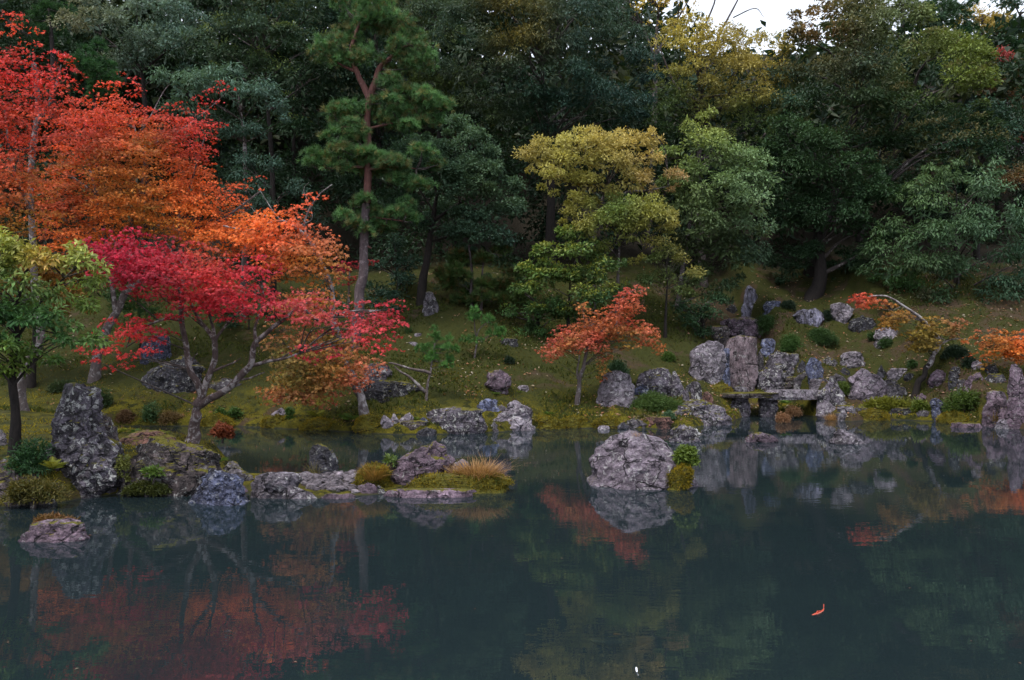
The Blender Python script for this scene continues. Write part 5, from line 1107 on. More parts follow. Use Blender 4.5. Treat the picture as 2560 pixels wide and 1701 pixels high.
maple('large_maple', 'red-topped maple at the left edge with a pale leaning trunk',
      [[(25, 25), (55, 20), (78, 40), (85, 85), (62, 110), (80, 130), (120, 105), (150, 115), (172, 145), (165, 180), (190, 215), (215, 250), (170, 290), (140, 350), (80, 360), (0, 340), (-60, 330), (-60, 200), (0, 190), (10, 150), (45, 125), (30, 80)], [(-60, 330), (60, 340), (160, 360), (140, 440), (120, 520), (60, 560), (-60, 560)]],
      by + .6, [(50, 40, RD), (55, 80, RO), (100, 140, RD), (40, 160, (.48, .04, .05)), (140, 150, (.5, .03, .04)), (80, 200, RD), (20, 230, RD), (140, 220, RO), (60, 270, RO), (0, 280, RB), (40, 330, RD), (110, 300, (.45, .06, .05)), (30, 400, RO), (80, 400, OG), (120, 450, BR), (20, 460, RB), (60, 500, OG), (0, 520, OY)],
      leaf=.082, tmpl=MAPLE3, pad=.58, cover=.85, depth=2.2, trunk=[(47, 948), (52, 880), (70, 820), (88, 775), (80, 640, 1.2), (70, 450, 1.8), (85, 250, 1.8), (75, 150, 1.4)], tr_r=.16, bark='grey', limbs=[([(75, 500), (30, 380), (10, 250)], .06), ([(82, 300), (120, 220), (140, 150)], .05)], sharp=30, seed=2, ntw=40)
bx, by, bz = land(70, 930)
broadleaf('shade_tree', 'dark straight trunk with shaded leaves behind the pale leaning trunk, left edge', [(-60, 560), (60, 560), (200, 600), (220, 700), (150, 740), (40, 740), (-60, 720)], by + 1.5, MG, leaf=.14, puff=.5, seed=90, depth=1.0, trunk=[(68, 930), (70, 850), (78, 760), (80, 640)], tr_r=.2, bark='dark', mat=LEAF_MATTE, anchors=[(60, 600, (.18, .10, .02)), (150, 650, (.25, .09, .02)), (50, 700, (.05, .06, .02)), (180, 700, (.12, .10, .025))])
# right-hand arm: the pale-limbed maple leaning from the bank
bx, by, bz = land(850, 958)
maple('leaning_maple', 'maple leaning from the bank on a white lichened trunk, orange above and pinkish green below',
      [[(545, 490), (610, 480), (680, 465), (735, 438), (752, 455), (700, 500), (770, 530), (805, 580), (790, 610), (800, 650), (740, 660), (680, 650), (640, 660), (600, 600), (560, 570)],
       [(640, 690), (700, 655), (780, 650), (800, 690), (760, 730), (700, 750), (660, 740)],
       [(620, 740), (690, 750), (790, 740), (850, 790), (890, 840), (860, 870), (840, 900), (790, 905), (760, 945), (690, 930), (620, 935), (610, 890), (650, 840), (620, 790)]],
      by - .6, [(560, 500, OR), (620, 500, OR), (700, 480, RO), (735, 450, RO), (640, 540, RO), (700, 540, SA), (760, 560, SA), (780, 600, (.40, .20, .08)), (690, 600, OY), (620, 600, RO), (720, 640, OY), (680, 640, (.4, .2, .05)), (700, 690, PK), (680, 720, (.38, .19, .05)), (760, 700, OY), (680, 780, GR), (760, 780, (.17, .16, .02)), (720, 820, OG), (800, 800, RB), (660, 850, GR), (760, 860, BR), (840, 850, (.42, .11, .08)), (640, 910, RB), (700, 915, (.30, .09, .06)), (770, 920, PK), (820, 880, SA), (700, 770, PK), (740, 770, PK), (640, 770, SA), (650, 800, GR), (700, 850, GR), (720, 880, OG), (650, 880, OG), (780, 830, OG), (740, 750, OG), (790, 770, OG)],
      leaf=.095, tmpl=MAPLE3, pad=.40, depth=1.9, trunk=[(852, 960), (835, 925), (815, 890), (800, 840), (780, 770), (765, 720), (760, 660), (730, 590)], tr_r=.15, bark='white',
      limbs=[([(758, 650), (720, 560), (650, 510), (580, 530), (515, 520)], .07), ([(730, 590), (700, 520), (730, 455), (765, 425)], .04), ([(790, 800), (730, 790), (660, 800)], .05), ([(770, 740), (720, 700), (670, 700)], .05)],
      bare=[([(650, 510), (625, 480), (600, 440), (596, 425)], .03), ([(690, 520), (720, 500), (700, 440), (712, 420)], .02), ([(620, 500), (590, 490), (575, 470)], .02), ([(730, 590), (760, 600), (790, 580)], .03)], sharp=24, seed=3, ntw=60)
# crimson maple on the near spit
maple('crimson_maple', 'crimson maple with a forked trunk on the near spit, boughs reaching over the water',
      [[(232, 620), (240, 570), (262, 530), (300, 515), (345, 530), (400, 545), (440, 548), (480, 565), (540, 575), (590, 590), (640, 585), (645, 610), (630, 650), (625, 680), (668, 705), (662, 740), (600, 735), (540, 745), (470, 735), (430, 730), (395, 705), (340, 690), (290, 670), (250, 660)],
       [(250, 770), (290, 725), (360, 715), (430, 725), (420, 770), (360, 785), (335, 815), (305, 850), (245, 850), (245, 810)],
       [(620, 670), (690, 655), (760, 680), (800, 690), (870, 690), (950, 684), (935, 720), (938, 750), (905, 780), (925, 800), (870, 815), (830, 780), (760, 770), (700, 745), (660, 730)],
       [(690, 800), (730, 775), (790, 800), (800, 825), (740, 830), (690, 825)]],
      18.4, [(260, 580, CR2), (300, 530, CR), (380, 560, CR), (440, 600, CR), (340, 620, CR2), (280, 640, CR2), (400, 650, (.30, .03, .04)), (480, 620, RD), (540, 600, CR), (600, 620, CR), (560, 660, RD), (430, 700, CR), (520, 700, CR), (620, 710, CR), (580, 730, CR2), (480, 660, RD), (300, 760, RD), (280, 820, RD), (360, 745, CR2), (680, 680, PK), (740, 700, SA), (700, 730, PK), (800, 720, PK), (860, 700, CR), (930, 700, CR), (900, 750, PK), (880, 790, RD), (720, 810, CR), (770, 810, CR), (780, 760, PK), (330, 570, CR), (470, 580, BR)],
      leaf=.066, pad=.42, cover=.95, dens=1.25, depth=1.6, trunk=[(432, 1012), (440, 985), (450, 950), (455, 930)], tr_r=.16, bark='maple',
      limbs=[([(452, 935), (458, 905), (440, 860), (428, 790), (420, 735), (415, 660), (440, 620)], .1), ([(456, 930), (470, 890), (490, 840), (497, 800), (485, 775), (462, 745), (440, 700)], .085), ([(494, 800), (500, 775), (525, 745), (550, 720)], .05), ([(495, 785), (490, 750), (485, 735), (480, 690)], .045),
             ([(455, 932), (500, 915), (550, 870), (575, 840), (590, 790), (620, 760), (655, 735), (690, 700)], .10), ([(575, 845), (600, 838), (640, 830), (690, 815)], .055), ([(590, 800), (585, 760), (600, 720), (610, 690)], .045), ([(545, 878), (580, 870), (610, 858)], .03), ([(490, 855), (530, 840), (555, 825)], .03), ([(415, 670), (380, 640), (330, 600), (280, 580)], .05), ([(440, 640), (420, 610), (390, 570)], .04), ([(420, 740), (380, 735), (320, 760), (290, 800)], .035), ([(690, 700), (740, 740), (800, 720), (880, 715)], .04), ([(436, 850), (446, 825), (455, 815)], .025)],
      sharp=28, seed=4, ntw=80)
bx, by, bz = land(800, 700)
maple('small_maple', 'sliver of red maple behind the tall pine trunk', [[(770, 605), (820, 600), (866, 596), (870, 608), (810, 625), (770, 632)], [(775, 640), (820, 632), (830, 650), (780, 660)]], 36, [(800, 610, CR2), (860, 600, CR2), (800, 645, RB)], leaf=.11, pad=.35, depth=.6, trunk=[(800, 720), (803, 680), (806, 620)], tr_r=.06, seed=5, ntw=12)
# small orange maple, right of middle
bx, by, bz = land(*C(483, 1120))
maple('orange_maple', 'small coral-orange maple with a slim trunk on the far bank, right of middle',
      [[(160, 705), (230, 690), (285, 600), (330, 515), (400, 520), (470, 500), (520, 450), (480, 400), (478, 345), (530, 325), (578, 355), (590, 430), (650, 400), (740, 360), (780, 300), (830, 235), (895, 208), (1020, 250), (1000, 290), (930, 320), (1000, 370), (970, 430), (900, 440), (900, 470), (1010, 480), (1070, 530), (1110, 610), (1150, 680), (1110, 755), (1040, 690), (970, 670), (900, 620), (830, 620), (760, 640), (720, 650), (740, 700), (755, 780), (700, 790), (650, 740), (560, 720), (480, 740), (400, 735), (330, 790), (270, 812), (230, 750)],
       [(640, 760), (730, 760), (720, 850), (690, 950), (650, 930), (620, 840)], [(760, 640), (900, 600), (980, 640), (930, 690), (820, 710)]],
      by, [(250, 730, SA), (300, 620, SA), (340, 590, PK), (420, 570, (.48, .05, .06)), (400, 650, (.30, .17, .03)), (330, 700, SA), (470, 640, (.28, .16, .03)), (540, 650, SA), (600, 690, PK), (700, 760, SA), (540, 380, (.42, .17, .05)), (600, 480, (.40, .14, .04)), (740, 400, (.48, .10, .05)), (860, 240, (.50, .06, .06)), (960, 260, SA), (850, 330, (.48, .09, .05)), (900, 390, (.42, .16, .05)), (650, 600, (.50, .07, .05)), (860, 490, (.50, .07, .05)), (950, 470, (.52, .06, .05)), (1030, 560, SA), (1100, 680, (.45, .17, .04)), (1000, 640, SA), (760, 560, (.36, .15, .04)), (900, 570, OG), (850, 660, OG), (680, 850, OG), (660, 780, GR), (670, 930, RB), (590, 560, (.40, .13, .04))],
      leaf=.085, pad=.27, depth=.95, cf=C, sharp=16, seed=6, trunk=[(483, 1125), (500, 1040), (515, 950), (530, 850), (550, 760), (580, 640), (680, 500)], tr_r=.10, bark='grey', limbs=[([(490, 930), (495, 840), (510, 750), (500, 640)], .045), ([(560, 720), (640, 600), (760, 520), (880, 500)], .04), ([(640, 540), (760, 420), (850, 300), (930, 250)], .035), ([(505, 740), (420, 660), (300, 690)], .03), ([(560, 640), (540, 480), (530, 360)], .03)], bare=[([(660, 470), (630, 430), (590, 425)], .02), ([(790, 540), (800, 510), (780, 490)], .015)], ntw=60)
# bent maple on the right bank
bx, by, bz = land(*D(1268, 1085))
maple('bent_maple', 'crooked maple on the right bank, dark trunk bending into a bare white bough',
      [[(775, 300), (830, 280), (930, 275), (960, 310), (1040, 330), (1100, 350), (1130, 390), (1040, 400), (970, 390), (860, 395), (800, 350)], [(1010, 470), (1040, 420), (1120, 400), (1230, 420), (1280, 460), (1220, 480), (1160, 520), (1120, 560), (1060, 550), (1010, 550)],
       [(1160, 600), (1220, 560), (1290, 520), (1340, 450), (1420, 440), (1490, 460), (1480, 500), (1430, 540), (1400, 590), (1440, 640), (1410, 720), (1330, 730), (1240, 710), (1210, 680), (1270, 640), (1230, 610)], [(1430, 560), (1480, 520), (1560, 490), (1600, 445), (1655, 490), (1620, 530), (1600, 590), (1540, 620), (1470, 610)]],
      by, [(800, 310, (.52, .08, .05)), (880, 300, (.52, .07, .04)), (930, 370, (.50, .07, .04)), (1050, 360, (.42, .11, .05)), (1100, 400, (.34, .15, .05)), (1050, 460, OY), (1100, 480, (.30, .18, .03)), (1050, 540, (.34, .15, .02)), (1200, 440, (.36, .16, .04)), (1150, 480, GR), (1300, 560, (.26, .19, .03)), (1200, 600, (.36, .22, .03)), (1400, 470, (.32, .17, .03)), (1350, 540, (.24, .19, .03)), (1300, 680, (.16, .12, .025)), (1400, 690, (.17, .13, .03)), (1520, 560, (.24, .16, .04)), (1600, 490, (.32, .10, .06)), (1580, 570, (.25, .15, .05))],
      leaf=.095, pad=.30, depth=.9, cover=2.2, dens=1.3, cf=D, sharp=16, seed=7, trunk=[(1268, 1085), (1310, 1000), (1350, 920), (1362, 850), (1385, 815)], tr_r=.15, bark='dark',
      limbs=[], bare=[([(1375, 830), (1420, 790), (1448, 720), (1462, 650), (1440, 600), (1400, 550), (1340, 475), (1260, 415), (1180, 365), (1090, 315), (990, 298), (930, 318)], .11), ([(1465, 695), (1490, 665), (1540, 640), (1620, 625), (1700, 632)], .065), ([(1195, 375), (1165, 390), (1120, 410)], .03), ([(1520, 650), (1500, 625), (1480, 620)], .03), ([(1395, 540), (1420, 500), (1425, 480)], .02)], ntw=46)
bx, by, bz = land(*D(1980, 870))
maple('edge_maple', 'orange-yellow maple spreading in from the right picture edge',
      [[(1600, 610), (1700, 600), (1740, 545), (1860, 540), (1960, 555), (2050, 540), (2200, 540), (2200, 860), (2080, 800), (1980, 790), (1900, 750), (1850, 790), (1770, 860), (1740, 840), (1790, 760), (1720, 760), (1710, 710), (1780, 670), (1700, 660), (1620, 650)]],
      by, [(1650, 630, (.20, .14, .03)), (1780, 560, (.34, .09, .06)), (1880, 570, (.30, .13, .06)), (2000, 590, (.26, .16, .03)), (2080, 570, RO), (2050, 650, OR), (1800, 700, RO), (1740, 730, RO), (1850, 740, OG), (1900, 650, (.20, .15, .02)), (1980, 740, OR), (2100, 720, OR), (1800, 820, OG), (2080, 780, (.45, .15, .02)), (2150, 820, OG)],
      leaf=.09, pad=.34, depth=1.0, cover=1.5, cf=D, sharp=18, seed=8, trunk=[(2230, 900), (2190, 820), (2150, 740), (2060, 660), (1950, 620)], tr_r=.12, bark='maple', limbs=[([(2150, 740), (2000, 700), (1850, 690)], .05)], ntw=46)

# leafy green tree, nearest, left edge
tp = [(-40, 545), (10, 530), (45, 555), (90, 568), (135, 590), (200, 578), (232, 598), (225, 640), (200, 670), (190, 705), (165, 725), (200, 748), (234, 795), (215, 815), (175, 803), (140, 850), (105, 830), (70, 845), (40, 860), (0, 870), (-70, 850), (-90, 620)]
broadleaf('leafy_tree', 'glossy-leaved green tree with a dark stem at the near left edge', tp, 15.2, LG, leaf=.135, tmpl=OVAL, puff=.30, dens=1.4, cover=1.25, depth=.9, seed=91, mat=LEAF_MATTE, droop=.75, up=.35, trunk=[(26, 1015), (28, 950), (26, 880), (34, 800), (40, 700), (60, 620)], tr_r=.10, bark='dark', core=3, ntw=60, back=.3,
          limbs=[([(28, 890), (60, 850), (90, 800), (130, 770)], .03), ([(36, 780), (90, 700), (150, 640), (200, 600)], .03), ([(36, 780), (0, 700), (-30, 620)], .03)], rand=.5,
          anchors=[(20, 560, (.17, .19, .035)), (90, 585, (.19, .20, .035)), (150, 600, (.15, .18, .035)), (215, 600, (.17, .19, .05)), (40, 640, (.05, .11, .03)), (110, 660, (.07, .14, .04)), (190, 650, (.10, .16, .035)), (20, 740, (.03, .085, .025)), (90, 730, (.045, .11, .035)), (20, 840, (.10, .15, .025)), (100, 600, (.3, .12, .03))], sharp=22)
# ---------------------------------------------------------------- low plants
def dome(name, label, cf, x0, x1, y0, y1, cols, leaf=.07, Y=None, tmpl=None, mat=None, puff=None, depth=.8, cat='shrub', group=None, seed=0, cover=1.0, up=.6, anchors=None, zlo=-.3):
    """a clipped or spreading shrub: leaves over a lumpy half dome, on a short stem"""
    rng = np.random.default_rng(seed + 5000)
    (ax_, ay_), (bx_, by_) = cf(x0, y0), cf(x1, y1)
    if Y is None: _, Y, _ = land((ax_ + bx_) / 2, by_)
    w = (bx_ - ax_) / FPX * Y; h = (by_ - ay_) / FPX * Y; dp = w * depth
    base = at((ax_ + bx_) / 2, by_, Y + dp * .4)
    puff = puff or max(.08, min(w, h) * .34)
    n = max(6, int(w * dp * 1.6 / puff ** 2 + w * h / puff ** 2 * .8)); z = rng.uniform(0, 1, n); ph = rng.uniform(0, 6.283, n); q = np.sqrt(1 - z * z)
    d0 = np.stack([q * np.cos(ph), q * np.sin(ph), z], -1); d0[:, 1] = np.where(rng.random(n) < .6, -abs(d0[:, 1]), d0[:, 1])
    cen = d0 * np.array([max(w / 2 - puff * .7, .03), max(dp / 2 - puff * .7, .03), max(h - puff * .8, .03)]) * rng.uniform(.75, 1, (n, 1)) + np.array([0, 0, puff * .3])
    rad = puff * rng.uniform(.55, 1.25, (n, 1)) * np.array([1, 1, .85])
    per = int(np.clip(4.2 * math.pi * puff ** 2 / (leaf * leaf * .42) * .55 * cover, 8, 400))
    k, d, p, nr, ax = puff_leaves(cen, rad, per, rng, .1, up, zlo)
    f = rng.random((len(k), 1)) * .6 + .4 * rng.random((n, 1))[k]
    t = np.array(cols[0]) * (1 - f) + np.array(cols[1]) * f
    o = thing(name, base, label, cat, group)
    foliage('foliage', tmpl or OVAL, p, ax, nr, leaf * rng.uniform(.7, 1.3, len(k)), t, mat or LEAF_MATTE, o)
    V, tri, _, _ = tube(np.array([(0, 0, -.15), (.02, 0, h * .25), (0, .02, h * .6)]), [.04 * w + .01, .03 * w + .008, .01], 6)
    mobj('stem', raw_mesh('stem', V, tri, BARK['twig']), o)
    return o

def fern(label, cf, x, y, size, n=9, cols=((.06, .11, .02), (.14, .18, .03)), Y=None, seed=0, group=None, lift=.55, lean=None):
    """size: frond length in picture pixels of cf"""
    rng = np.random.default_rng(seed + 6000); px, py = cf(x, y); qx, _ = cf(x + size, y)
    if Y is None: _, Y, _ = land(px, py)
    l_ = (qx - px) / FPX * Y; base = at(px, py, Y)
    o = thing('fern', base, label, 'fern', group)
    a = np.linspace(0, 6.283, n, endpoint=False) + rng.uniform(0, .5, n)
    ax = np.stack([np.cos(a), np.sin(a), lift * rng.uniform(.5, 1.4, n)], -1)
    if lean is not None: ax += np.array(lean)
    nr = np.stack([-np.cos(a) * .3, -np.sin(a) * .3, np.ones(n)], -1)
    f = rng.random((n, 1)); t = np.array(cols[0]) * (1 - f) + np.array(cols[1]) * f
    for i in range(n):
        foliage('frond', FERN, rng.normal(size=(1, 3)) * .02 * l_, ax[i:i + 1], nr[i:i + 1], [l_ * rng.uniform(.7, 1.1)], t[i:i + 1], BLADE, o)
    return o

def grass_tuft(name, label, cf, x0, x1, y0, y1, n, cols, Y=None, seed=0, cat='grass tuft', lean=(0, 0), spread=.5, depth=.6, w=1.0, group=None, bow=.35):
    rng = np.random.default_rng(seed + 7000); (ax_, ay_), (bx_, by_) = cf(x0, y0), cf(x1, y1)
    if Y is None: _, Y, _ = land((ax_ + bx_) / 2, by_)
    W = (bx_ - ax_) / FPX * Y; Hh = (by_ - ay_) / FPX * Y; base = at((ax_ + bx_) / 2, by_, Y + .2 * W)
    o = thing(name, base, label, cat, group)
    r_ = np.sqrt(rng.random(n)) * .36; a = rng.uniform(0, 6.283, n)
    c = np.stack([r_ * np.cos(a) * W, r_ * np.sin(a) * W * depth, rng.uniform(-.02, .25, n) * Hh * (1 - r_ * 2)], -1)
    ax = np.stack([np.cos(a) * spread * (.3 + r_ * 2) + lean[0], np.sin(a) * spread * (.3 + r_ * 2) + lean[1], np.ones(n)], -1) + .36 * rng.normal(size=(n, 3))
    nr = np.stack([-np.cos(a), -np.sin(a), .5 * np.ones(n)], -1)
    f = rng.random((n, 1)); t = np.array(cols[0]) * (1 - f) + np.array(cols[1]) * f
    V = BLADE_T[0].copy(); V[:, 1] *= w; V[:, 2] *= bow / .06 * .2
    foliage('blades', (V, BLADE_T[1]), c, ax, nr, Hh * rng.uniform(.45, 1.0, n) ** 1.2, t, BLADE, o)
    return o

AZ = ((.022, .055, .014), (.06, .12, .03))
dome('azalea', 'clipped dark green azalea dome right of the cascade crown', D, 80, 292, 448, 602, AZ, seed=1)
dome('azalea', 'brighter green azalea just below the dome by the cascade', D, 268, 440, 598, 742, ((.035, .085, .018), (.08, .16, .035)), seed=2)
dome('azalea', 'round clipped azalea alone on the brown slope', D, 464, 702, 522, 685, AZ, seed=3)
dome('azalea', 'small azalea at the foot of the pale rock below the bent maple', D, 998, 1128, 612, 702, AZ, seed=4)
dome('azalea', 'little bush left of the small azalea on the brown slope', D, 930, 1002, 578, 645, AZ, seed=5)
dome('azalea', 'tuft-like bush behind the sharp triangular rock', D, 702, 806, 942, 1052, ((.05, .09, .015), (.12, .17, .03)), seed=6)
dome('azalea', 'low dark bush just left of the bent maple trunk', D, 1228, 1312, 788, 852, AZ, seed=7)
dome('azalea', 'shaded bush under the boughs of the edge maple', D, 1640, 1760, 770, 855, DK, seed=8)
dome('azalea', 'dark bush above the domed purple stone', D, 1480, 1700, 680, 780, DK, seed=9)
dome('azalea', 'shrub in the dark left of the highest pale block', D, 590, 690, 410, 500, DK, seed=10)
dome('azalea', 'tiny green bush beside the hillside rocks', D, 272, 390, 338, 410, DK, seed=11)
dome('ground_shrub', 'low spreading feathery green shrub before the lichened boulders', C, 868, 1290, 1035, 1178, ((.05, .095, .02), (.11, .18, .045)), leaf=.08, tmpl=SLIM, seed=12, depth=.45)
dome('ground_shrub', 'dark green shrub on the slope behind the pitted boulder', C, 715, 870, 790, 905, ((.015, .045, .018), (.04, .085, .035)), leaf=.08, seed=13)
dome('ground_shrub', 'small leafy plant at the foot of the light green tree trunk', C, 1120, 1235, 730, 800, ((.04, .085, .012), (.10, .17, .03)), seed=14)
dome('ground_shrub', 'grey-green cushion plant at the corner of the wide speckled rock', C, 1135, 1228, 1175, 1232, ((.05, .10, .05), (.10, .18, .09)), seed=15)
dome('rock_bush', 'bright boxy little bush growing on the right side of the domed pond boulder', G, 835, 1015, 330, 505, ((.06, .10, .012), (.15, .21, .03)), leaf=.06, tmpl=WIDE, Y=16.1, seed=16, depth=.8, cat='shrub')
dome('spotted_shrub', 'red-berried dark shrub in the hollow under the green bush', K, 1370, 1500, 690, 840, ((.03, .06, .02), (.06, .11, .04)), leaf=.12, tmpl=SLIM, seed=17)
dome('ground_shrub', 'dark green clump on the moss left of the young pine', K, 1130, 1250, 1100, 1180, DK, seed=18)
dome('ground_shrub', 'dark shrub around the base of the tall lichened rock, moss side', L, 790, 1010, 1250, 1440, ((.02, .045, .014), (.05, .085, .022)), leaf=.1, tmpl=SLIM, seed=19, depth=.6)
dome('ground_shrub', 'dark shrub behind the top of the tall lichened rock', L, 420, 760, 1190, 1290, ((.02, .04, .014), (.05, .075, .025)), leaf=.1, tmpl=SLIM, seed=20, depth=.5)
dome('bank_herb', 'green leafy herb on the far bank left of the crimson maple trunk', E, 1170, 1300, 330, 520, ((.04, .085, .03), (.09, .16, .06)), leaf=.13, tmpl=SLIM, seed=21, up=.9)
dome('bank_herb', 'reddish-brown dry herb beside the green herb on the far bank', E, 950, 1120, 410, 530, ((.10, .055, .03), (.19, .11, .05)), leaf=.09, tmpl=SLIM, seed=22)
dome('bank_herb', 'tan dry weeds at the water left of the crimson maple trunk', E, 1290, 1500, 420, 535, ((.12, .075, .03), (.22, .15, .06)), leaf=.09, tmpl=SLIM, seed=23)
dome('bank_herb', 'dark bank plant under the maple boughs, left of three', J, 520, 620, 890, 975, ((.03, .075, .015), (.08, .15, .03)), leaf=.11, seed=24)
dome('bank_herb', 'dark bank plant under the maple boughs, middle of three', J, 640, 750, 890, 990, ((.03, .075, .015), (.08, .15, .03)), leaf=.11, seed=25)
dome('bank_herb', 'dark bank plant under the maple boughs, beside the white stone', J, 1160, 1230, 880, 990, ((.03, .08, .015), (.08, .16, .03)), leaf=.11, seed=26)
dome('hanging_plant', 'russet drooping sapling leaves over the inlet by the crimson maple trunk', J, 470, 680, 1040, 1160, ((.16, .04, .02), (.30, .09, .04)), leaf=.09, tmpl=MAPLE3, Y=20.5, seed=27, mat=LEAF_MAPLE, depth=.5)
dome('ledge_plant', 'pale yellow-green plant on the left face of the mossy ledge', E, 958, 1060, 780, 1000, ((.09, .11, .02), (.20, .21, .06)), leaf=.07, Y=15.35, seed=28, depth=.35)
dome('ledge_plant', 'bright green tuft in the middle of the mossy ledge', E, 1175, 1330, 868, 960, ((.05, .11, .02), (.13, .20, .03)), leaf=.10, tmpl=SLIM, Y=15.2, seed=29, depth=.4)
dome('ledge_plant', 'green moss beard hanging along the foot of the mossy ledge', E, 980, 1400, 1000, 1105, ((.035, .05, .010), (.085, .095, .018)), leaf=.06, Y=15.2, seed=30, depth=.25, up=.3)
dome('corner_plant', 'dark green fern-like bush at the left foot of the tall lichened rock', E, 90, 420, 655, 930, ((.015, .05, .018), (.045, .11, .035)), leaf=.10, tmpl=SLIM, Y=14.6, seed=31, depth=.6)
dome('corner_plant', 'rusty and green weeds at the water in the lower left corner', E, 0, 540, 960, 1180, ((.05, .065, .014), (.17, .13, .03)), leaf=.07, tmpl=SLIM, Y=14.1, seed=32, depth=.3)
dome('rock_weed', 'brown-green weeds on top of the pinkish block in the near water', E, 270, 640, 1275, 1360, ((.12, .08, .015), (.24, .11, .05)), leaf=.07, tmpl=SLIM, Y=12.75, seed=33, depth=.35)
dome('herb', 'green sprig on the shoulder of the tent-shaped rock', F, 1285, 1365, 445, 520, ((.06, .11, .02), (.14, .19, .04)), leaf=.11, tmpl=SLIM, Y=16.2, seed=34, up=1)
dome('moss_fringe', 'green moss fringe at the right end of the grassy islet', F, 2090, 2240, 590, 715, ((.05, .075, .012), (.11, .14, .025)), leaf=.045, Y=15.7, seed=35)
dome('bank_fern_bed', 'yellow-green ferny bed under the bent maple', D, 860, 1300, 1075, 1180, ((.10, .12, .012), (.22, .22, .025)), leaf=.13, tmpl=SLIM, seed=36, depth=.35)
dome('bank_fern_bed', 'bright ferny bed right of the bent maple trunk', D, 1250, 1420, 1090, 1180, ((.06, .10, .012), (.15, .19, .025)), leaf=.13, tmpl=SLIM, seed=37, depth=.4)
dome('bank_fern_bed', 'green ferny slope behind the bluish waterside rock', D, 1500, 1800, 1010, 1185, ((.035, .075, .012), (.10, .15, .025)), leaf=.13, tmpl=SLIM, seed=38, depth=.4)
dome('dry_tussock', 'round tan grass tussock in the water before the bridge', D, 240, 342, 1188, 1260, ((.20, .10, .05), (.36, .20, .11)), leaf=.08, tmpl=SLIM, seed=39, cat='tussock')
dome('dry_tussock', 'brown grass tussock under the right bridge slab', D, 305, 432, 1135, 1208, ((.13, .075, .035), (.26, .14, .07)), leaf=.08, tmpl=SLIM, Y=30.4, seed=40, cat='tussock')

# ferns
GRN = ((.05, .10, .015), (.11, .17, .03)); YLW = ((.11, .13, .015), (.22, .22, .03))
fern('yellowish fern fronds against the foot of the tall lichened rock', E, 430, 890, 150, 8, YLW, Y=14.5, seed=1, lean=(.6, -.2, .2))
fern('light green fern behind the reddish capping stone', E, 960, 600, 120, 9, YLW, Y=18.2, seed=2)
fern('fern right of the light green one behind the capping stone', E, 1120, 600, 90, 8, GRN, Y=18.4, seed=3)
fern('pale fern at the left foot of the crimson maple', E, 1330, 610, 70, 7, YLW, Y=18.6, seed=4)
fern('small fern on the right shoulder of the mossy ledge', E, 1800, 830, 90, 8, GRN, Y=16.2, seed=5)
fern('fern sprouting lower down on the right end of the mossy ledge', E, 1810, 920, 60, 6, YLW, Y=15.9, seed=6)
fern('fern on the moss bank right of the white stone', J, 1440, 960, 120, 10, YLW, seed=7)
fern('fern on the moss lip below the leaning white trunk', J, 1750, 1000, 120, 10, GRN, seed=8)
fern('fern on the bank behind the smooth pinkish stone', B, 730, 1480, 60, 9, GRN, seed=9)
fern('fern on the yellow moss right of the craggy rock', B, 1725, 1440, 70, 10, GRN, seed=10)
fern('fern at the waterline below the small orange maple', C, 410, 1250, 70, 9, YLW, seed=11)
fern('tiny fern at the foot of the top-heavy purple rock', K, 1040, 1510, 70, 9, GRN, seed=12)
fern('fern at the right of the top-heavy purple rock', K, 1290, 1490, 50, 8, GRN, seed=13)
fern('fern under the left bridge slab', H, 410, 1390, 70, 8, YLW, Y=30.6, seed=14)
fern('fern under the right bridge slab', H, 1040, 1370, 80, 8, GRN, Y=30.6, seed=15)
fern('yellow fern at the edge of the wide speckled rock', C, 1640, 1190, 50, 7, YLW, seed=16)
fern('small fern on the slope among the right bank stones', D, 1580, 965, 60, 8, YLW, seed=17)

# grasses
DRY = ((.22, .12, .045), (.52, .32, .15))
grass_tuft('grass_tuft', 'bushy orange dry grass tuft on the grassy islet', F, 1780, 2240, 455, 650, 1300, DRY, Y=15.7, seed=1, spread=.9, depth=.5)
grass_tuft('grass_stalks', 'long wispy seed stalks arching from the orange grass tuft', F, 1900, 2290, 370, 620, 130, ((.25, .14, .07), (.42, .26, .14)), Y=15.8, seed=2, spread=1.1, w=.35, lean=(.25, 0))
grass_tuft('grass_tuft', 'rusty short grass on the mound at the left of the islet', F, 1080, 1310, 480, 640, 420, ((.18, .12, .025), (.36, .20, .06)), Y=15.8, seed=3, spread=.8)
grass_tuft('grass_tuft', 'thin reeds beside the dark upright stone', F, 650, 790, 460, 600, 60, ((.12, .11, .03), (.25, .21, .07)), Y=17.2, seed=4, w=.4)
grass_tuft('grass_tuft', 'dry grass at the foot of the bluish waterside rock', D, 1510, 1580, 1165, 1230, 260, DRY, seed=5)
grass_tuft('grass_tuft', 'tan grass on the pale rock below the triangular one', D, 590, 730, 1180, 1240, 400, DRY, seed=6, Y=29.6)
grass_tuft('grass_tuft', 'wisps of dry grass on top of the domed pond boulder', G, 520, 600, 215, 275, 70, DRY, Y=16.6, seed=7, w=.5)
grass_tuft('grass_tuft', 'ochre grass hanging beside the square stone pillar', D, 1860, 1910, 1150, 1270, 240, ((.16, .11, .02), (.32, .22, .05)), seed=8)
grass_tuft('grass_tuft', 'long green grass blades on the slope below the tall reddish trunk', K, 30, 150, 740, 850, 200, ((.02, .05, .015), (.05, .09, .03)), seed=9)
grass_tuft('reed', 'single thin stem rising from the water left of the domed boulder', G, 190, 250, 500, 630, 4, ((.12, .10, .05), (.2, .16, .08)), Y=15.2, seed=10, w=.4, lean=(.35, 0), spread=.1)

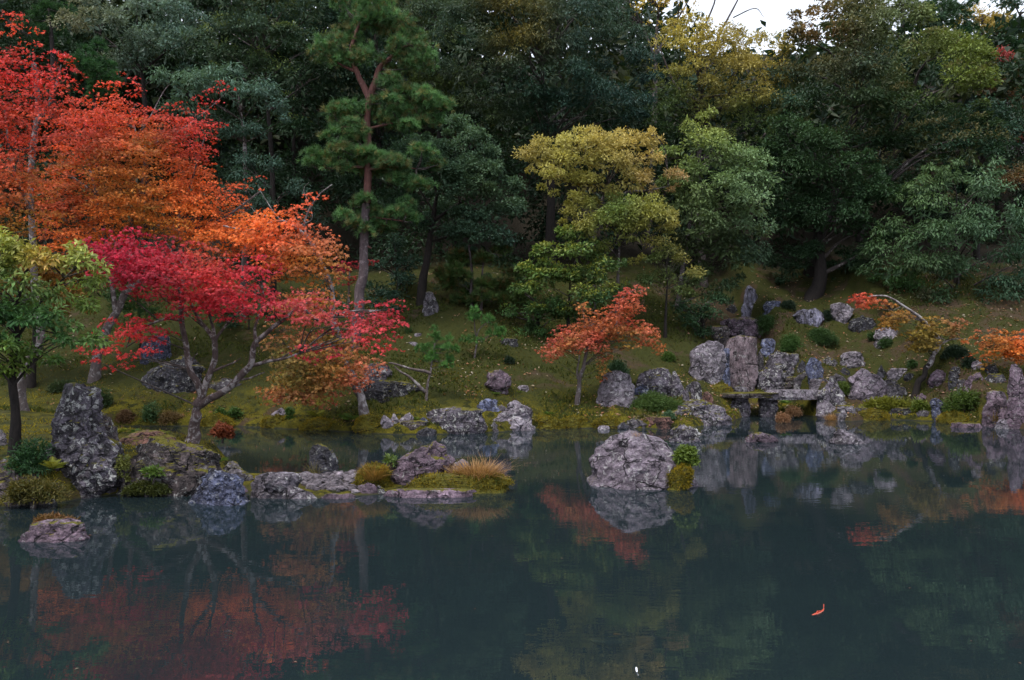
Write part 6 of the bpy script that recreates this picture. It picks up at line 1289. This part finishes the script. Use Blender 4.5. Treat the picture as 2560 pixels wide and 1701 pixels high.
# ---------------------------------------------------------------- ground cover: moss tufts, fallen leaves, gravel
rng = np.random.default_rng(99)
def scatter(n, y0, y1):
    Y = 1 / rng.uniform(1 / y1, 1 / y0, n) if y1 / y0 > 1.6 else rng.uniform(y0, y1, n)
    px = rng.uniform(-60, 2420, n); X = (px - HX) / FPX * Y; return X, Y
Xs, Ys = [], []
for n, a, b_ in ((50000, 13.6, 23), (130000, 25, 39)):
    X, Y = scatter(n, a, b_); Xs.append(X); Ys.append(Y)
X = np.concatenate(Xs); Y = np.concatenate(Ys); Z = ground(X, Y)
n1 = fbm(np.stack([X * .9, Y * .9, X * 0], -1), 4)
keep = (Z > .12) & (rng.random(len(X)) < .55 + .9 * n1)
X, Y, Z, n1 = X[keep], Y[keep], Z[keep], n1[keep]; N = len(X)
SPIKE = (np.array([(0, -.16, 0), (0, .16, 0), (1, 0, .1), (0, 0, -.16), (0, 0, .16), (.8, .15, -.2)]), np.array([(0, 1, 2), (3, 4, 5)]))
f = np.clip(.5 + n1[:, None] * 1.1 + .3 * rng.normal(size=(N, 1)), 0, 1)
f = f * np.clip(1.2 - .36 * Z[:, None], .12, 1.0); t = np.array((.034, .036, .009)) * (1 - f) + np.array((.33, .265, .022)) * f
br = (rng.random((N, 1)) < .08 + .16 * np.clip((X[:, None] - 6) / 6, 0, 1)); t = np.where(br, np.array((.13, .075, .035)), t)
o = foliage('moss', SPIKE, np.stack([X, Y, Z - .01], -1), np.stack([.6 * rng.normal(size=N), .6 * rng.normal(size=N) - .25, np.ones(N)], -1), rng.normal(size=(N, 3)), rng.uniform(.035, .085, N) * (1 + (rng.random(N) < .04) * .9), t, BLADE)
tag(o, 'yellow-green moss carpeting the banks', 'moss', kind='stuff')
# fuzzy moss over the moss mounds
rngm = np.random.default_rng(123)
for ob in list(bpy.data.objects):
    if ob.type == 'MESH' and ob.parent is None and ob.data.materials and ob.data.materials[0].name == 'moss_mound':
        nv_ = len(ob.data.vertices); co = np.empty(nv_ * 3, np.float32); ob.data.vertices.foreach_get('co', co); co = co.reshape(-1, 3)
        no = np.empty(nv_ * 3, np.float32); ob.data.vertices.foreach_get('normal', no); no = no.reshape(-1, 3)
        ok_ = np.nonzero(co[:, 2] > .01)[0]; pk = rngm.choice(ok_, min(2200, len(ok_) * 2)); n_ = len(pk)
        ff = np.clip(.5 + .8 * fbm(co[pk] * 5 + pk[0], 2)[:, None] + .25 * rngm.normal(size=(n_, 1)), 0, 1)
        tt_ = np.array((.07, .07, .010)) * (1 - ff) + np.array((.34, .25, .022)) * ff
        foliage('moss_fuzz', SPIKE, co[pk] + .02 * rngm.normal(size=(n_, 3)), no[pk] + .5 * rngm.normal(size=(n_, 3)), rngm.normal(size=(n_, 3)), rngm.uniform(.03, .07, n_), tt_, BLADE, ob)
# longer grass and small herbs in patches on the slope
X, Y = scatter(60000, 25.5, 40); Z = ground(X, Y); q_ = fbm(np.stack([X * .55, Y * .8, X * 0 + 40], -1), 4)
kp = (Z > .2) & (q_ > .10 + .18 * rng.random(len(X))); X, Y, Z = X[kp], Y[kp], Z[kp]; N = len(X)
f = rng.random((N, 1)); t = np.array((.030, .050, .012)) * (1 - f) + np.array((.10, .115, .022)) * f
o = foliage('grass', SPIKE, np.stack([X, Y, Z - .01], -1), np.stack([.7 * rng.normal(size=N), .7 * rng.normal(size=N) - .2, np.ones(N)], -1), rng.normal(size=(N, 3)), rng.uniform(.08, .20, N), t, BLADE)
tag(o, 'dark green grass growing in patches on the moss slopes', 'grass', kind='stuff')
X, Y = scatter(16000, 25.5, 42); Z = ground(X, Y)
keep = (Z > .15) & (fbm(np.stack([X * .7, Y * .7, X * 0 + 8], -1), 3) + .25 + .25 * np.clip((X - 5) / 6, -1, 1) > rng.uniform(-.1, .7, len(X))); X, Y, Z = X[keep], Y[keep], Z[keep]; N = len(X)
pal = np.array([(.34, .26, .17), (.42, .36, .28), (.30, .13, .06), (.22, .12, .06), (.38, .20, .13), (.16, .09, .05)])
o = foliage('fallen_leaves', WIDE, np.stack([X, Y, Z + .02], -1), np.stack([rng.normal(size=N), rng.normal(size=N) - .3, .4 * rng.normal(size=N) + .2], -1), np.stack([.3 * rng.normal(size=N), .3 * rng.normal(size=N) - .4, np.ones(N)], -1), rng.uniform(.06, .15, N), pal[rng.integers(0, 6, N)], LEAF_MATTE)
tag(o, 'pale fallen leaves strewn over the moss slopes', 'leaves', kind='stuff')

px = rng.uniform(0, 2360, 40); py = 985 + 560 * rng.random(40) ** 2.2; fy_ = EYE * FPX / (py - HY); fx_ = (px - HX) / FPX * fy_
ok = ground(fx_, fy_) < -.05; fx_, fy_ = fx_[ok], fy_[ok]; N = len(fx_)
o = foliage('floating_leaves', WIDE, np.stack([fx_, fy_, fx_ * 0 + .004], -1), np.stack([rng.normal(size=N), rng.normal(size=N), fx_ * 0], -1), np.tile((0., 0., 1.), (N, 1)), rng.uniform(.025, .05, N), .5 * pal[rng.integers(0, 6, N)], LEAF_MATTE)
tag(o, 'few small fallen leaves floating on the pond', 'leaves', kind='stuff')

# ---------------------------------------------------------------- fish, floating scrap
def fish_mat(name, c_top, c_side):
    m, nt, out = new_mat(name); g = NT(nt); tc = g.n("ShaderNodeTexCoord"); sp = g.n("ShaderNodeSeparateXYZ"); g.l(tc.outputs['Object'], sp.inputs[0])
    c = g.mix(g.ramp(g.noise(tc.outputs['Object'], 9, 3), [(.4, 0), (.6, 1)]), c_top, c_side)
    b = g.n("ShaderNodeBsdfPrincipled"); g.l(c, b.inputs['Base Color']); b.inputs['Roughness'].default_value = .3; g.l(b.outputs[0], out.inputs[0]); return m

def fish(name, label, px, py, length, heading, mat, bend, depth=.03):
    Y = EYE * FPX / (py - HY); base = np.array([(px - HX) / FPX * Y, Y, -depth])
    o = thing(name, base, label, 'fish'); o.rotation_euler = (0, 0, heading)
    t = np.linspace(0, 1, 22); prof_w = np.interp(t, [0, .08, .25, .45, .7, .88, 1], [.012, .05, .085, .085, .05, .02, .016]) * length
    prof_h = np.interp(t, [0, .08, .25, .45, .7, .88, 1], [.012, .06, .11, .12, .075, .035, .04]) * length
    xs = (t - .4) * length * .84; ys = bend * length * np.clip(t - .45, 0, 1) ** 2
    th = np.linspace(0, 2 * np.pi, 14, endpoint=False)
    V = np.stack([np.repeat(xs[:, None], 14, 1), ys[:, None] + prof_w[:, None] * np.cos(th), -prof_h[:, None] * .55 + prof_h[:, None] * .6 * np.sin(th)], -1).reshape(-1, 3)
    i = np.arange(22 * 14).reshape(22, 14); j = np.roll(i, -1, 1); q = np.stack([i[:-1], j[:-1], j[1:], i[1:]], -1).reshape(-1, 4)
    q = np.vstack([q, [[0, 1, 2, 3]]]); mobj('body', raw_mesh('body', V, q, mat), o)
    xe, ye = xs[-1], ys[-1]; L_ = length; dx, dy = 1, bend * 1.1
    def fin(nm, pts, th_=.004):
        P = np.array(pts, float); off = np.array([0, th_, 0]); n = len(P); Vv = np.vstack([P - off, P + off])
        fc = [(0, k, k + 1) for k in range(1, n - 1)] + [(n, n + k + 1, n + k) for k in range(1, n - 1)]
        for k in range(n): a, b_ = k, (k + 1) % n; fc += [(a, b_, b_ + n), (a, b_ + n, a + n)]
        mobj(nm, raw_mesh(nm, Vv, np.array(fc), mat, smooth=False), o)
    fin('tail_fin', [(xe - .02 * L_, ye, -.03 * L_), (xe + .12 * L_, ye + .12 * L_ * dy, .04 * L_), (xe + .09 * L_, ye + .08 * L_ * dy, -.02 * L_), (xe + .12 * L_, ye + .12 * L_ * dy, -.09 * L_)])
    fin('dorsal_fin', [(-.12 * L_, 0, .01 * L_), (-.06 * L_, 0, .055 * L_), (.12 * L_, bend * .02 * L_, .02 * L_), (.2 * L_, bend * .05 * L_, -.005 * L_)])
    for s in (-1, 1):
        fin('pectoral_fin', [(-.2 * L_, s * .07 * L_, -.06 * L_), (-.12 * L_, s * .15 * L_, -.07 * L_), (-.1 * L_, s * .08 * L_, -.07 * L_)])
    return o
fish('koi', 'orange koi with a pale back swimming near the surface, lower right', 1887, 1412, .40, math.radians(38), fish_mat('koi_skin', (.50, .035, .005), (.45, .12, .07)), .5, -.002)
fish('carp', 'long dark brown carp under the surface at bottom middle', 1430, 1462, .95, math.radians(4), fish_mat('carp_skin', (.05, .035, .012), (.09, .06, .02)), .12, .04)
fx, fy = pond(1468, 1552)
V = np.array([(0, -.006, .012), (.012, .01, .012), (.02, .045, .02), (.016, .075, .012), (-.004, .05, .02), (-.012, .01, .012), (0, -.05, .012), (.004, -.05, .012)])
m, nt, out = new_mat('white_feather'); b = nt.nodes.new('ShaderNodeBsdfPrincipled'); b.inputs['Base Color'].default_value = (.8, .8, .82, 1); nt.links.new(b.outputs[0], out.inputs[0])
tag(mobj('feather', raw_mesh('feather', V * np.array([.7, 1.5, 1]), np.array([(0, 1, 2), (2, 3, 4), (0, 2, 4), (0, 4, 5), (0, 6, 7)]), m), None, (fx, fy, 0)), 'small white feather floating at the bottom picture edge', 'feather')
